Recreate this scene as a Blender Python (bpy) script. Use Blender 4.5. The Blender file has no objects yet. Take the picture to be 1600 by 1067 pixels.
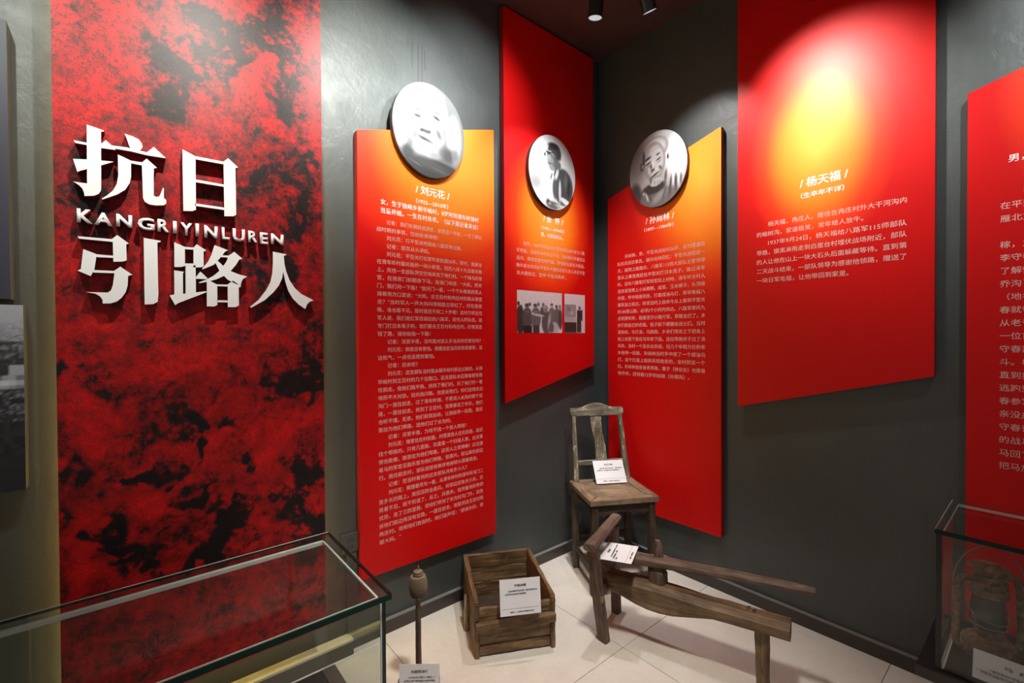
import bpy, bmesh, math, random
from mathutils import Vector, Matrix
random.seed(7)
SC = bpy.context.scene
COL = SC.collection

# ---------------------------------------------------------------- camera, world, lights, exposure
def set_camera():
    cam = bpy.data.cameras.new('camera'); ob = bpy.data.objects.new('camera', cam); COL.objects.link(ob)
    cam.sensor_width = 36.0; cam.lens = 711.0 * 36.0 / 1600.0; cam.clip_start = 0.05
    az, pt, rl = math.radians(50.0), math.radians(-0.6), math.radians(0.3)
    f = Vector((math.cos(az)*math.cos(pt), math.sin(az)*math.cos(pt), math.sin(pt)))
    r = Vector((math.sin(az), -math.cos(az), 0)); u = r.cross(f)
    r2 = r*math.cos(rl) - u*math.sin(rl); u2 = u*math.cos(rl) + r*math.sin(rl)
    m = Matrix((r2, u2, -f)).transposed().to_4x4(); m.translation = Vector((-2.484, -2.041, 1.4))
    ob.matrix_world = m; SC.camera = ob
set_camera()
SC.view_settings.view_transform = 'Standard'; SC.view_settings.look = 'None'
SC.view_settings.gamma = 1.0; SC.view_settings.use_curve_mapping = False
SC.view_settings.exposure = 0.0
w = bpy.data.worlds.new('world'); SC.world = w; w.use_nodes = True
w.node_tree.nodes['Background'].inputs[0].default_value = (0.80, 0.78, 0.74, 1)
w.node_tree.nodes['Background'].inputs[1].default_value = 0.29

# track spots and added fill spots: position of the lens, point aimed at, watts, cone (deg), blend, colour
SPOTS = [
 # lens position          aim                   W    cone  blend colour     radius of the source
 ((-2.22,-0.98,2.99), (-2.22,-0.10,2.20), 155,  74, 0.9, (1.0,0.95,0.86), .03),
 ((-1.60,-1.00,2.99), (-1.56, 0.00,2.50), 205,  64, 0.9, (0.95,1.0,0.94), .03),
 ((-0.676,-0.55,3.00),(-0.62, 0.00,1.45), 150,  76, 0.9, (0.98,0.98,1.0), .03),
 ((-0.504,-0.751,3.00),(0.00,-0.82,1.90),  92,  80, 0.9, (1.0,0.98,0.95), .03),
 ((-0.80,-1.20,2.99), ( 0.00,-1.38,2.36), 165,  60, 0.9, (1.0,0.97,0.90), .03),
 ((-0.85,-2.30,2.99), ( 0.00,-2.20,2.30), 120,  70, 0.9, (0.95,1.0,0.99), .03),
 ((-1.60,-1.45,2.99), (-1.40,-0.80,0.00), 265,  62, 1.0, (1.0,0.96,0.88), .11),  # unseen fill spot, added to brighten the floor
 ((-1.02,-1.02,2.99), (-1.08, 0.00,2.62),  95,  62, 0.9, (0.93,0.98,1.0), .03),
 ((-1.25,-1.55,2.99), (-0.35,-0.42,0.62),  125,  28, 1.0, (1.0,0.96,0.88), .05),  # unseen fill spot, added to lift the chair and its card
 ((-2.92,-1.05,2.99), (-2.90, 0.00,2.10),  85,  74, 0.9, (0.95,1.0,0.90), .03),  # unseen fill spot, added to lighten the far left wall
]
def aim_matrix(p, q):
    d = (Vector(q) - Vector(p)).normalized()
    m = d.to_track_quat('-Z', 'Y').to_matrix().to_4x4(); m.translation = Vector(p)
    return m
for i, (p, q, wt, cone, bl, c, rad) in enumerate(SPOTS):
    L = bpy.data.lights.new('spot_lamp', 'SPOT'); L.energy = wt; L.spot_size = math.radians(cone); L.spot_blend = bl
    L.shadow_soft_size = rad; L.color = c
    o = bpy.data.objects.new('spot_lamp', L); COL.objects.link(o)
    d = (Vector(q) - Vector(p)).normalized()
    o.matrix_world = aim_matrix(Vector(p) + d*0.002, q)

# ---------------------------------------------------------------- helpers
def link(o, parent=None, loc=None):
    COL.objects.link(o)
    if parent is not None: o.parent = parent
    if loc is not None: o.location = loc
    return o
def empty(name, loc, rz=0.0, label=None, cat=None, group=None):
    o = bpy.data.objects.new(name, None); o.empty_display_size = 0.05; link(o)
    o.location = loc; o.rotation_euler = (0, 0, rz)
    tag(o, label, cat, group); return o
def tag(o, label=None, cat=None, group=None, kind=None):
    if label: o['label'] = label
    if cat: o['category'] = cat
    if group: o['group'] = group
    if kind: o['kind'] = kind
    return o
def ob_from_bm(name, bm, mat, parent=None, loc=None, smooth=False):
    me = bpy.data.meshes.new(name); bm.normal_update(); bm.to_mesh(me); bm.free()
    if smooth:
        for p in me.polygons: p.use_smooth = True
    if mat: me.materials.append(mat)
    return link(bpy.data.objects.new(name, me), parent, loc)
def box_bm(x0, x1, y0, y1, z0, z1, bev=0.0, bm=None):
    bm = bm or bmesh.new()
    v = [bm.verts.new((x, y, z)) for z in (z0, z1) for y in (y0, y1) for x in (x0, x1)]
    fs = [(0,2,3,1),(4,5,7,6),(0,1,5,4),(1,3,7,5),(3,2,6,7),(2,0,4,6)]
    new = [bm.faces.new([v[i] for i in f]) for f in fs]
    if bev > 0:
        es = list({e for f in new for e in f.edges})
        bmesh.ops.bevel(bm, geom=es, offset=bev, segments=2, affect='EDGES', profile=0.6)
    return bm
def box(name, x0, x1, y0, y1, z0, z1, mat, parent=None, bev=0.0):
    return ob_from_bm(name, box_bm(x0, x1, y0, y1, z0, z1, bev), mat, parent)
def prism_bm(pts, f, d0, d1, bm=None):
    """pts: outline (u,v); f(u,v,d)->xyz; d0 back, d1 front."""
    bm = bm or bmesh.new()
    a = [bm.verts.new(f(u, v, d1)) for u, v in pts]; b = [bm.verts.new(f(u, v, d0)) for u, v in pts]
    n = len(pts); fr = bm.faces.new(a); bk = bm.faces.new(b[::-1]); fr.normal_update(); bk.normal_update()
    for i in range(n):
        j = (i+1) % n; bm.faces.new((a[j], a[i], b[i], b[j]))
    bmesh.ops.triangulate(bm, faces=[fr, bk])
    return bm
def fixn(bm):
    bmesh.ops.recalc_face_normals(bm, faces=bm.faces[:]); return bm
def beam(name, p0, p1, w0, h0, mat, parent=None, w1=None, h1=None, roll=0.0, bev=0.004, up=(0,0,1), nseg=6, jit=0.0012, sag=0.0, round_=False, prof=None):
    """timber from p0 to p1 (parent's frame); its own X axis runs along the grain."""
    p0, p1 = Vector(p0), Vector(p1); L = (p1-p0).length; d = (p1-p0).normalized()
    u = Vector(up)
    if abs(d.dot(u)) > 0.97: u = Vector((0,1,0))
    y = u.cross(d).normalized(); z = d.cross(y)
    w1 = w0 if w1 is None else w1; h1 = h0 if h1 is None else h1
    bm = bmesh.new(); rings = []
    rnd = random.Random(hash_(name, p0, p1))
    for i in range(nseg+1):
        t = i/nseg; w = w0+(w1-w0)*t; h = h0+(h1-h0)*t
        if prof: pw, ph, dz = prof(t); w *= pw; h *= ph
        else: dz = 0.0
        dz += sag*math.sin(math.pi*t)
        ring = []
        if round_:
            base = [(math.cos(a)*0.5, math.sin(a)*0.5) for a in [k*math.pi/8 for k in range(16)]]
        else:
            b = min(bev/max(w,1e-4), .45), min(bev/max(h,1e-4), .45)
            base = [(-.5+b[0],-.5),(.5-b[0],-.5),(.5,-.5+b[1]),(.5,.5-b[1]),(.5-b[0],.5),(-.5+b[0],.5),(-.5,.5-b[1]),(-.5,-.5+b[1])]
        for a, c in base:
            j = jit if 0 < i < nseg else jit*.5
            ring.append(bm.verts.new((t*L + rnd.uniform(-j,j)*(1 if i in (0,nseg) else 0), a*w+rnd.uniform(-j,j), c*h+dz+rnd.uniform(-j,j))))
        rings.append(ring)
    n = len(rings[0])
    for i in range(nseg):
        for k in range(n):
            bm.faces.new((rings[i][k], rings[i][(k+1)%n], rings[i+1][(k+1)%n], rings[i+1][k]))
    bm.faces.new(rings[0][::-1]); bm.faces.new(rings[-1])
    fixn(bm)
    o = ob_from_bm(name, bm, mat, parent)
    m = Matrix((d, y, z)).transposed().to_4x4(); m.translation = p0
    o.matrix_local = m @ Matrix.Rotation(roll, 4, 'X')
    return o
def hash_(name, a, b):
    return int(abs(a.x*7919+a.y*104729+a.z*1299709+b.x*15485863+b.y*32452843+b.z*49979687)*1000) % 1000003
def lathe(name, prof, mat, parent=None, seg=40, smooth=True, loc=None):
    bm = bmesh.new(); rings = []
    for r, z in prof:
        rings.append([bm.verts.new((r*math.cos(2*math.pi*k/seg), r*math.sin(2*math.pi*k/seg), z)) for k in range(seg)] if r > 1e-5 else [bm.verts.new((0,0,z))])
    for a, b in zip(rings, rings[1:]):
        for k in range(seg):
            q = (k+1) % seg
            if len(a) == 1 and len(b) > 1: bm.faces.new((a[0], b[q], b[k]))
            elif len(b) == 1 and len(a) > 1: bm.faces.new((a[k], a[q], b[0]))
            elif len(a) > 1: bm.faces.new((a[k], a[q], b[q], b[k]))
    fixn(bm)
    return ob_from_bm(name, bm, mat, parent, loc, smooth)
def tube(name, pts, r, mat, parent=None, seg=8, closed=False):
    """round rod along points, in the parent's frame"""
    bm = bmesh.new(); rings = []; P = [Vector(p) for p in pts]; n = len(P)
    prev = None
    for i, p in enumerate(P):
        if closed: t = (P[(i+1)%n]-P[i-1]).normalized()
        else: t = (P[min(i+1,n-1)]-P[max(i-1,0)]).normalized()
        if prev is None:
            ref = Vector((0,0,1)) if abs(t.z) < .9 else Vector((1,0,0)); a = t.cross(ref).normalized()
        else: a = (prev - t*prev.dot(t)).normalized()
        prev = a; b = t.cross(a)
        rr = r(i/(n-1)) if callable(r) else r
        rings.append([bm.verts.new(p + (a*math.cos(2*math.pi*k/seg)+b*math.sin(2*math.pi*k/seg))*rr) for k in range(seg)])
    m = n if closed else n-1
    for i in range(m):
        A, B = rings[i], rings[(i+1)%n]
        for k in range(seg): bm.faces.new((A[k], A[(k+1)%seg], B[(k+1)%seg], B[k]))
    if not closed: bm.faces.new(rings[0][::-1]); bm.faces.new(rings[-1])
    fixn(bm)
    return ob_from_bm(name, bm, mat, parent, smooth=True)

# walls: A is the plane y=0 (left in the photo, reading direction +x); B is x=0 (right, reading direction -y)
def fA(u, v, d): return (u, -d, v)
def fB(u, v, d): return (-d, u, v)

# ---------------------------------------------------------------- materials
def mat_new(name):
    m = bpy.data.materials.new(name); m.use_nodes = True; nt = m.node_tree
    b = nt.nodes['Principled BSDF']; return m, nt, b
def N(nt, t, **kw):
    n = nt.nodes.new(t)
    for k, v in kw.items(): setattr(n, k, v)
    return n
def ramp(nt, stops, interp='LINEAR'):
    r = N(nt, 'ShaderNodeValToRGB'); cr = r.color_ramp; cr.interpolation = interp
    while len(cr.elements) < len(stops): cr.elements.new(0.5)
    for e, (p, c) in zip(cr.elements, stops): e.position = p; e.color = (*c, 1) if len(c) == 3 else c
    return r
def noise(nt, vec, scale, detail=6, rough=.55, dist=0.0):
    n = N(nt, 'ShaderNodeTexNoise'); n.inputs['Scale'].default_value = scale; n.inputs['Detail'].default_value = detail
    n.inputs['Roughness'].default_value = rough; n.inputs['Distortion'].default_value = dist
    if vec is not None: nt.links.new(vec, n.inputs['Vector'])
    return n
def mapping(nt, vec, scale=(1,1,1), loc=(0,0,0)):
    m = N(nt, 'ShaderNodeMapping'); m.inputs['Scale'].default_value = scale; m.inputs['Location'].default_value = loc
    nt.links.new(vec, m.inputs['Vector']); return m
def objcoord(nt, rand=False):
    tc = N(nt, 'ShaderNodeTexCoord')
    if not rand: return tc.outputs['Object']
    oi = N(nt, 'ShaderNodeObjectInfo'); mu = N(nt, 'ShaderNodeMath', operation='MULTIPLY'); mu.inputs[1].default_value = 37.0
    nt.links.new(oi.outputs['Random'], mu.inputs[0])
    ad = N(nt, 'ShaderNodeVectorMath', operation='ADD'); nt.links.new(tc.outputs['Object'], ad.inputs[0]); nt.links.new(mu.outputs[0], ad.inputs[1])
    return ad.outputs[0]
def bump(nt, b, h, strength=.3, dist=.002):
    bp = N(nt, 'ShaderNodeBump'); bp.inputs['Strength'].default_value = strength; bp.inputs['Distance'].default_value = dist
    nt.links.new(h, bp.inputs['Height']); nt.links.new(bp.outputs[0], b.inputs['Normal']); return bp
def plain(name, col, rough=.5, metal=0.0, spec=.5, emit=None, es=1.0):
    m, nt, b = mat_new(name)
    b.inputs['Base Color'].default_value = (*col, 1); b.inputs['Roughness'].default_value = rough
    b.inputs['Metallic'].default_value = metal; b.inputs['Specular IOR Level'].default_value = spec
    if emit: b.inputs['Emission Color'].default_value = (*emit, 1); b.inputs['Emission Strength'].default_value = es
    return m
def math_(nt, op, a, bv, clamp=False):
    n = N(nt, 'ShaderNodeMath', operation=op); n.use_clamp = clamp
    for i, v in enumerate((a, bv)):
        if v is None: continue
        if isinstance(v, (int, float)): n.inputs[i].default_value = v
        else: nt.links.new(v, n.inputs[i])
    return n.outputs[0]
def mixc(nt, fac, a, b, mode='MIX'):
    n = N(nt, 'ShaderNodeMix', data_type='RGBA', blend_type=mode)
    for k, v in (('Factor', fac), ('A', a), ('B', b)):
        s = [i for i in n.inputs if i.name == k and (i.type == ('VALUE' if k == 'Factor' else 'RGBA'))][0]
        if isinstance(v, (int, float)): s.default_value = v
        elif isinstance(v, tuple): s.default_value = (*v, 1) if len(v) == 3 else v
        else: nt.links.new(v, s)
    return [o for o in n.outputs if o.type == 'RGBA'][0]

def m_wall():
    m, nt, b = mat_new('grey_plaster'); v = objcoord(nt)
    n1 = noise(nt, v, 1.3, 5, .6, .4); n2 = noise(nt, v, 9, 6, .6, .6)
    c = ramp(nt, [(.3, (.051,.057,.055)), (.7, (.072,.080,.078))]); nt.links.new(n1.outputs[0], c.inputs[0])
    st = mapping(nt, v, (30,30,1.2)); n3 = noise(nt, st.outputs[0], 3, 3)
    nt.links.new(mixc(nt, .12, c.outputs[0], n3.outputs[0], 'OVERLAY'), b.inputs['Base Color'])
    r = ramp(nt, [(.3, (.36,)*3), (.7, (.50,)*3)]); nt.links.new(n2.outputs[0], r.inputs[0]); nt.links.new(r.outputs[0], b.inputs['Roughness'])
    n4 = noise(nt, v, 22, 8, .7, .8)
    h = math_(nt, 'ADD', math_(nt, 'MULTIPLY', n2.outputs[0], 1.6), n4.outputs[0]); bump(nt, b, h, .35, .004)
    b.inputs['Specular IOR Level'].default_value = .5
    return m
def m_ceiling():
    m, nt, b = mat_new('dark_ceiling_red_bounce'); v = objcoord(nt); n1 = noise(nt, v, 8, 4)
    c = ramp(nt, [(.3, (.085,.046,.046)), (.7, (.105,.058,.058))]); nt.links.new(n1.outputs[0], c.inputs[0]); nt.links.new(c.outputs[0], b.inputs['Base Color'])  # red bounce light mixed into the dark paint colour
    b.inputs['Roughness'].default_value = .55; return m
def m_tile():
    m, nt, b = mat_new('matt_floor_tile'); v = objcoord(nt, True); n1 = noise(nt, v, 3, 7, .62, .5); n2 = noise(nt, v, 60, 3)
    c = ramp(nt, [(.3, (.60,.545,.48)), (.55, (.68,.62,.55)), (.8, (.73,.67,.60))]); nt.links.new(n1.outputs[0], c.inputs[0])
    nt.links.new(mixc(nt, .12, c.outputs[0], n2.outputs[0], 'OVERLAY'), b.inputs['Base Color'])
    b.inputs['Roughness'].default_value = .42; b.inputs['Specular IOR Level'].default_value = .4; bump(nt, b, n2.outputs[0], .05, .001); return m
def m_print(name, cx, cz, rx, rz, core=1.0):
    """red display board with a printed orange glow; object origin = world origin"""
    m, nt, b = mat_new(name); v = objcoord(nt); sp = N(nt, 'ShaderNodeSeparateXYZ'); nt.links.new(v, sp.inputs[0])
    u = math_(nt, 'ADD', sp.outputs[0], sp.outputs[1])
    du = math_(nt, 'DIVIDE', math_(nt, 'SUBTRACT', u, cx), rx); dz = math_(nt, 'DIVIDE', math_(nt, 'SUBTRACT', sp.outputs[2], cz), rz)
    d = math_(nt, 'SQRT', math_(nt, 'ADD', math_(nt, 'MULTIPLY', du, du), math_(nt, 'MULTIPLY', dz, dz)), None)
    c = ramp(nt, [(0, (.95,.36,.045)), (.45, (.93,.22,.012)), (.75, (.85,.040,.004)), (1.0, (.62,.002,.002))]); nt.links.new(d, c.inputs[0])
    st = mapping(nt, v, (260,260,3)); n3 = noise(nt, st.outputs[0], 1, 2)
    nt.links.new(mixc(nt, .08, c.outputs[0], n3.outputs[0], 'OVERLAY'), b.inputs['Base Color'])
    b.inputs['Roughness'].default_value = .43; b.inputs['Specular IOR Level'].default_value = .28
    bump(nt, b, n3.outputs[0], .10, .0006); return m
def m_grunge():
    m, nt, b = mat_new('grunge_print'); v = objcoord(nt)
    at = N(nt, 'ShaderNodeAttribute', attribute_name='mask'); k = at.outputs['Fac']
    big = noise(nt, v, 5.5, 10, .66, .8); fine = noise(nt, v, 75, 6, .75, .4); mid = noise(nt, v, 17, 8, .7, 1.2)
    stv = mapping(nt, v, (40,40,7)); sn = noise(nt, stv.outputs[0], 1, 5, .7, .6)
    f = math_(nt, 'ADD', math_(nt, 'MULTIPLY', big.outputs[0], .45), math_(nt, 'MULTIPLY', mid.outputs[0], .33))
    f = math_(nt, 'ADD', f, math_(nt, 'MULTIPLY', fine.outputs[0], .30)); f = math_(nt, 'ADD', f, math_(nt, 'MULTIPLY', sn.outputs[0], .10))
    f = math_(nt, 'ADD', f, math_(nt, 'MULTIPLY', math_(nt, 'SUBTRACT', k, .5), .46))
    rc = ramp(nt, [(.48, (.86,.004,.004)), (.575, (.58,.003,.004)), (.64, (.26,.003,.004)), (.672, (.035,.003,.003)), (.72, (.006,.004,.005))]); nt.links.new(f, rc.inputs[0])
    n5 = noise(nt, v, 11, 6, .7, .5); rr = ramp(nt, [(.35, (.50,.45,.45)), (.60, (1,1,1))]); nt.links.new(n5.outputs[0], rr.inputs[0])
    col = mixc(nt, 1.0, rc.outputs[0], rr.outputs[0], 'MULTIPLY')
    # fine black speckle, strongest in the upper half of the print
    sp = N(nt, 'ShaderNodeSeparateXYZ'); nt.links.new(v, sp.inputs[0])
    hz = N(nt, 'ShaderNodeMapRange'); nt.links.new(sp.outputs[2], hz.inputs[0]); hz.inputs[1].default_value = .8; hz.inputs[2].default_value = 2.3; hz.inputs[3].default_value = .35
    fs = noise(nt, v, 85, 7, .85, .8); fr = ramp(nt, [(.47, (0,0,0)), (.56, (1,1,1))]); nt.links.new(fs.outputs[0], fr.inputs[0])
    col = mixc(nt, math_(nt, 'MULTIPLY', math_(nt, 'MULTIPLY', fr.outputs[0], hz.outputs[0]), .80), col, (.035,.012,.012))
    gr = noise(nt, v, 320, 3, .8); g2 = ramp(nt, [(.40, (.35,.30,.30)), (.56, (1,1,1))]); nt.links.new(gr.outputs[0], g2.inputs[0])
    col = mixc(nt, .75, col, g2.outputs[0], 'MULTIPLY')
    nt.links.new(col, b.inputs['Base Color'])
    b.inputs['Roughness'].default_value = .48; b.inputs['Specular IOR Level'].default_value = .35
    bump(nt, b, fine.outputs[0], .12, .001); return m
def m_wood(name, dark, mid_, light, wear=.0, wearcol=(.45,.37,.2), rough=.6, sc=1.0):
    m, nt, b = mat_new(name); v = objcoord(nt, True)
    g = mapping(nt, v, (3*sc, 38*sc, 38*sc)); n1 = noise(nt, g.outputs[0], 1, 8, .65, 1.2)
    n2 = noise(nt, v, 9, 5, .6, .6); n3 = noise(nt, mapping(nt, v, (14, 160, 160)).outputs[0], 1, 3, .6)
    c = ramp(nt, [(.28, dark), (.5, mid_), (.74, light)]); nt.links.new(n1.outputs[0], c.inputs[0])
    s = ramp(nt, [(.3, (.35,.33,.32)), (.6, (1,1,1))]); nt.links.new(n2.outputs[0], s.inputs[0])
    col = mixc(nt, .75, c.outputs[0], s.outputs[0], 'MULTIPLY'); col = mixc(nt, .35, col, n3.outputs[0], 'OVERLAY')
    if wear > 0:
        wn = noise(nt, mapping(nt, v, (13, 75, 75)).outputs[0], 1, 6, .75, .5); wr = ramp(nt, [(1-wear, (0,0,0)), (1-wear+.04, (1,1,1))]); nt.links.new(wn.outputs[0], wr.inputs[0])
        col = mixc(nt, wr.outputs[0], col, wearcol)
    nt.links.new(col, b.inputs['Base Color']); b.inputs['Roughness'].default_value = rough; b.inputs['Specular IOR Level'].default_value = .35
    bump(nt, b, math_(nt, 'ADD', n1.outputs[0], math_(nt, 'MULTIPLY', n3.outputs[0], .5)), .6, .003); return m
def m_rust():
    m, nt, b = mat_new('rusted_iron'); v = objcoord(nt); n1 = noise(nt, v, 28, 8, .7, .6); n2 = noise(nt, v, 110, 4, .7)
    c = ramp(nt, [(.3, (.05,.03,.018)), (.5, (.20,.11,.06)), (.7, (.42,.26,.14))]); nt.links.new(n1.outputs[0], c.inputs[0])
    nt.links.new(mixc(nt, .3, c.outputs[0], n2.outputs[0], 'OVERLAY'), b.inputs['Base Color']); b.inputs['Roughness'].default_value = .75
    b.inputs['Metallic'].default_value = .25; bump(nt, b, n2.outputs[0], .5, .002); return m
def m_glass(name, tint=(.955,.985,.972)):
    m = bpy.data.materials.new(name); m.use_nodes = True; nt = m.node_tree; nt.nodes.clear()
    out = N(nt, 'ShaderNodeOutputMaterial'); mx = N(nt, 'ShaderNodeMixShader'); tr = N(nt, 'ShaderNodeBsdfTransparent'); gl = N(nt, 'ShaderNodeBsdfGlossy')
    ge = N(nt, 'ShaderNodeNewGeometry'); dt = N(nt, 'ShaderNodeVectorMath', operation='DOT_PRODUCT')
    nt.links.new(ge.outputs['Normal'], dt.inputs[0]); nt.links.new(ge.outputs['Incoming'], dt.inputs[1])
    c = math_(nt, 'SUBTRACT', 1.0, math_(nt, 'ABSOLUTE', dt.outputs['Value'], None), True)
    fr = math_(nt, 'ADD', math_(nt, 'MULTIPLY', math_(nt, 'POWER', c, 5.0), .95), .032)
    tr.inputs[0].default_value = (*tint, 1); gl.inputs['Roughness'].default_value = .015; gl.inputs['Color'].default_value = (.95,1,.98,1)
    nt.links.new(fr, mx.inputs[0]); nt.links.new(tr.outputs[0], mx.inputs[1]); nt.links.new(gl.outputs[0], mx.inputs[2]); nt.links.new(mx.outputs[0], out.inputs[0]); return m
def m_photo(name, rough=.35, tint=(1,1,1)):
    """flat monochrome print; tones come from the mesh's colour attribute"""
    m, nt, b = mat_new(name); at = N(nt, 'ShaderNodeAttribute', attribute_name='tone'); v = objcoord(nt)
    n1 = noise(nt, v, 220, 2); c = mixc(nt, .12, at.outputs['Color'], n1.outputs[0], 'OVERLAY')
    nt.links.new(mixc(nt, 1.0, c, tuple(x*.80 for x in tint), 'MULTIPLY'), b.inputs['Base Color']); b.inputs['Roughness'].default_value = rough; return m
M = dict(
 wall=m_wall(), ceil=m_ceiling(), tile=m_tile(), grunge=m_grunge(),
 grout=plain('tile_joint', (.13,.11,.09), .9),
 skirt=plain('dark_skirting', (.045,.036,.032), .38), skirt_top=plain('skirting_trim', (.20,.19,.18), .3),
 side=plain('board_side_red', (.30,.006,.006), .45), side_dark=plain('board_side_dark', (.04,.03,.03), .5),
 white=plain('white_print', (.82,.50,.46), .6), whitebold=plain('bright_white_print', (.98,.94,.90), .55),
 letter=plain('white_acrylic', (.90,.91,.91), .30), letter_side=plain('letter_side_maroon', (.22,.012,.015), .5),
 card=plain('white_card', (.78,.77,.79), .35), ink=plain('black_ink', (.02,.02,.02), .6),
 glass=m_glass('clear_glass'), edge=plain('green_glass_edge', (.004,.030,.022), .08), seam=plain('pale_glass_edge', (.62,.70,.66), .25),
 bright=plain('glass_edge_reflection', (.70,.76,.72), .2),  # pale colour stands for light reflected in the glass edge
 black=plain('black_metal', (.012,.012,.013), .35), lens=plain('lamp_lens', (.3,.32,.32), .3, emit=(.82,.93,1.0), es=.55),
 led=plain('led_strip', (1,.8,.4), .5, emit=(1.0,.74,.20), es=42.0),
 blackbox=plain('black_lacquer', (.02,.018,.018), .4), metal=plain('brushed_steel', (.32,.31,.30), .35, .9),
 plastic=plain('grey_plastic', (.065,.065,.062), .35), slate=plain('slate_board', (.035,.036,.055), .5),
 rust=m_rust(), soot=plain('sooty_glass', (.055,.045,.038), .25), wire=plain('grey_wire', (.25,.24,.22), .5, .6),
 rope=plain('hemp_rope', (.20,.15,.09), .9), cloth=plain('black_felt', (.012,.012,.014), .95),
 chairwood=m_wood('worn_grey_wood', (.07,.058,.042), (.19,.165,.12), (.34,.30,.225), .43, (.62,.53,.32)),
 chairleg=m_wood('dull_brown_leg', (.035,.025,.016), (.105,.080,.052), (.185,.150,.105)),
 chairseat=m_wood('worn_brown_seat', (.10,.06,.035), (.25,.165,.10), (.36,.26,.17)),
 chairdark=m_wood('dark_stained_wood', (.016,.009,.006), (.055,.034,.022), (.12,.08,.05)),
 presswood=m_wood('old_reddish_wood', (.045,.026,.018), (.125,.078,.055), (.24,.16,.12)),
 presslight=m_wood('old_tan_wood', (.06,.034,.018), (.17,.105,.055), (.29,.19,.11)),
 crate=m_wood('weathered_crate_board', (.028,.012,.005), (.175,.098,.042), (.38,.255,.130)),
 crateend=m_wood('pale_end_grain', (.16,.10,.05), (.34,.24,.14), (.48,.38,.24)),
 stick=m_wood('lamp_stick_wood', (.05,.030,.018), (.12,.08,.05), (.20,.14,.09)),
)
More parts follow.
